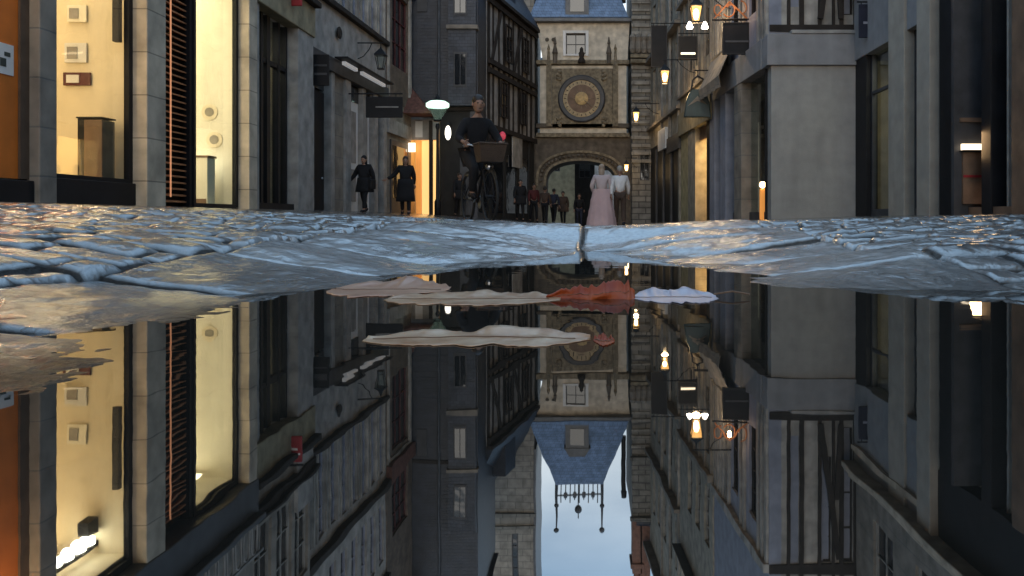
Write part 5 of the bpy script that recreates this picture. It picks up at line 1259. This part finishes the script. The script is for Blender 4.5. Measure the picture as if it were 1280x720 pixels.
leaf_mat('leaf_beige', (.42, .20, .09), (.70, .48, .31)); leaf_mat('leaf_red', (.25, .028, .003), (.40, .075, .008), .6); leaf_mat('leaf_peach', (.5, .24, .14), (.6, .36, .24)); leaf_mat('leaf_lilac', (.46, .42, .5), (.62, .58, .66))
def leaf(label, mat, xa, xb, ya, yb, curl, lift, seed, lobes=5, z0=.0006, stem=True, stand=0.0):
    """one dead leaf: lobed outline, curled rims; spans xa..xb across and ya..yb in depth"""
    rn = random.Random(seed); cx, cy = (xa+xb)/2, (ya+yb)/2
    t = thing('fallen_leaf', label, 'leaf', (cx, cy, 0), 'dead leaves floating in the puddle')
    n, m_ = 60, 14; mb = MB(); ph = rn.random()*6
    for i in range(n+1):
        q0 = i/n; x = xa + (xb-xa)*q0
        env = max(.04, math.sin(math.pi*min(max(q0,.015),.985))**.5)
        if stand: env = min(1, .25+q0*1.6)*(1 if q0 < .95 else .6)
        up = env*(.78 + .30*mnoise.noise((q0*lobes, ph, 0)) + .22*mnoise.noise((q0*14, ph, 3)) + .12*mnoise.noise((q0*37, ph, 4)))
        lo = env*(.78 + .35*mnoise.noise((q0*lobes, ph+9, 0)) + .22*mnoise.noise((q0*13, ph+5, 3)) + .10*mnoise.noise((q0*35, ph+2, 4)))
        for j in range(m_+1):
            q = j/m_*2-1; e = up if q > 0 else lo
            yy = (yb-ya)/2*q*e
            z = z0 + curl*(.10 if q < 0 else 1.6)*abs(q)**2.2*env*(.7+.9*mnoise.noise((q0*5, q, ph))) + .0016*mnoise.noise((q0*9, q*2, ph+7))*(q+1)
            if stand: mb.v.append(Vector((x, cy + yy*.4 + .014*mnoise.noise((q0*4, q, ph)), z0 - .004 + stand*(q*.5+.5)*min(1.15, up*1.15))))
            else: mb.v.append(Vector((x, cy+yy+.008*mnoise.noise((q0*3, ph, 1)), max(z, .0004))))
    for i in range(n):
        for j in range(m_): a = i*(m_+1)+j; mb.f.append((a, a+m_+1, a+m_+2, a+1))
    mb.build('blade', mat, t, smooth=True, solid=.0005)
    ribs = MB(); up_ = Vector((0, -.0007, 0)) if stand else Vector((0, 0, .0005))
    V_ = mb.v; mid = [V_[i*(m_+1)+m_//2]+up_ for i in range(2, n-1, 3)]
    ribs.path(mid, .0004, 5)
    ribs.build('veins', 'brown_board', t)
    if stem: MB().path([(xb-.004,cy,z0+.004),(xb+.02,cy+.004,z0+.007),(xb+.04,cy-.004,z0+.004)],.0013).build('stem', 'brown_board', t)
D = lambda py: CH*1000/(py-272)
leaf('long beige leaf lying nearest the lens, alone in the dark water', 'leaf_beige', XP(457,.655), XP(738,.655), D(438), D(413), .003, .001, 3, stem=False)
leaf('small reddish tip of a leaf at the right end of the long beige leaf', 'leaf_red', XP(742,.645), XP(768,.645), D(432), D(421), .002, .001, 44, 2, stem=False)
leaf('upright curled red-orange leaf standing in the water', 'leaf_red', XP(683,.99), XP(794,.99), .94, 1.04, .0, .0, 8, 3, stand=.026, stem=False)
leaf('thin beige leaf lying under the red upright leaf', 'leaf_beige', XP(478,.96), XP(700,.96), D(384), D(366), .003, .001, 12, 4, stem=False)
leaf('peach coloured leaf at the far left rim of the puddle', 'leaf_peach', XP(412,1.10), XP(560,1.10), D(374), D(353), .006, .002, 15, 4, stem=False)
leaf('pale lilac leaf with a thin stem, right of the red leaf', 'leaf_lilac', XP(790,1.0), XP(896,1.0), D(382), D(364), .005, .001, 21, 3)
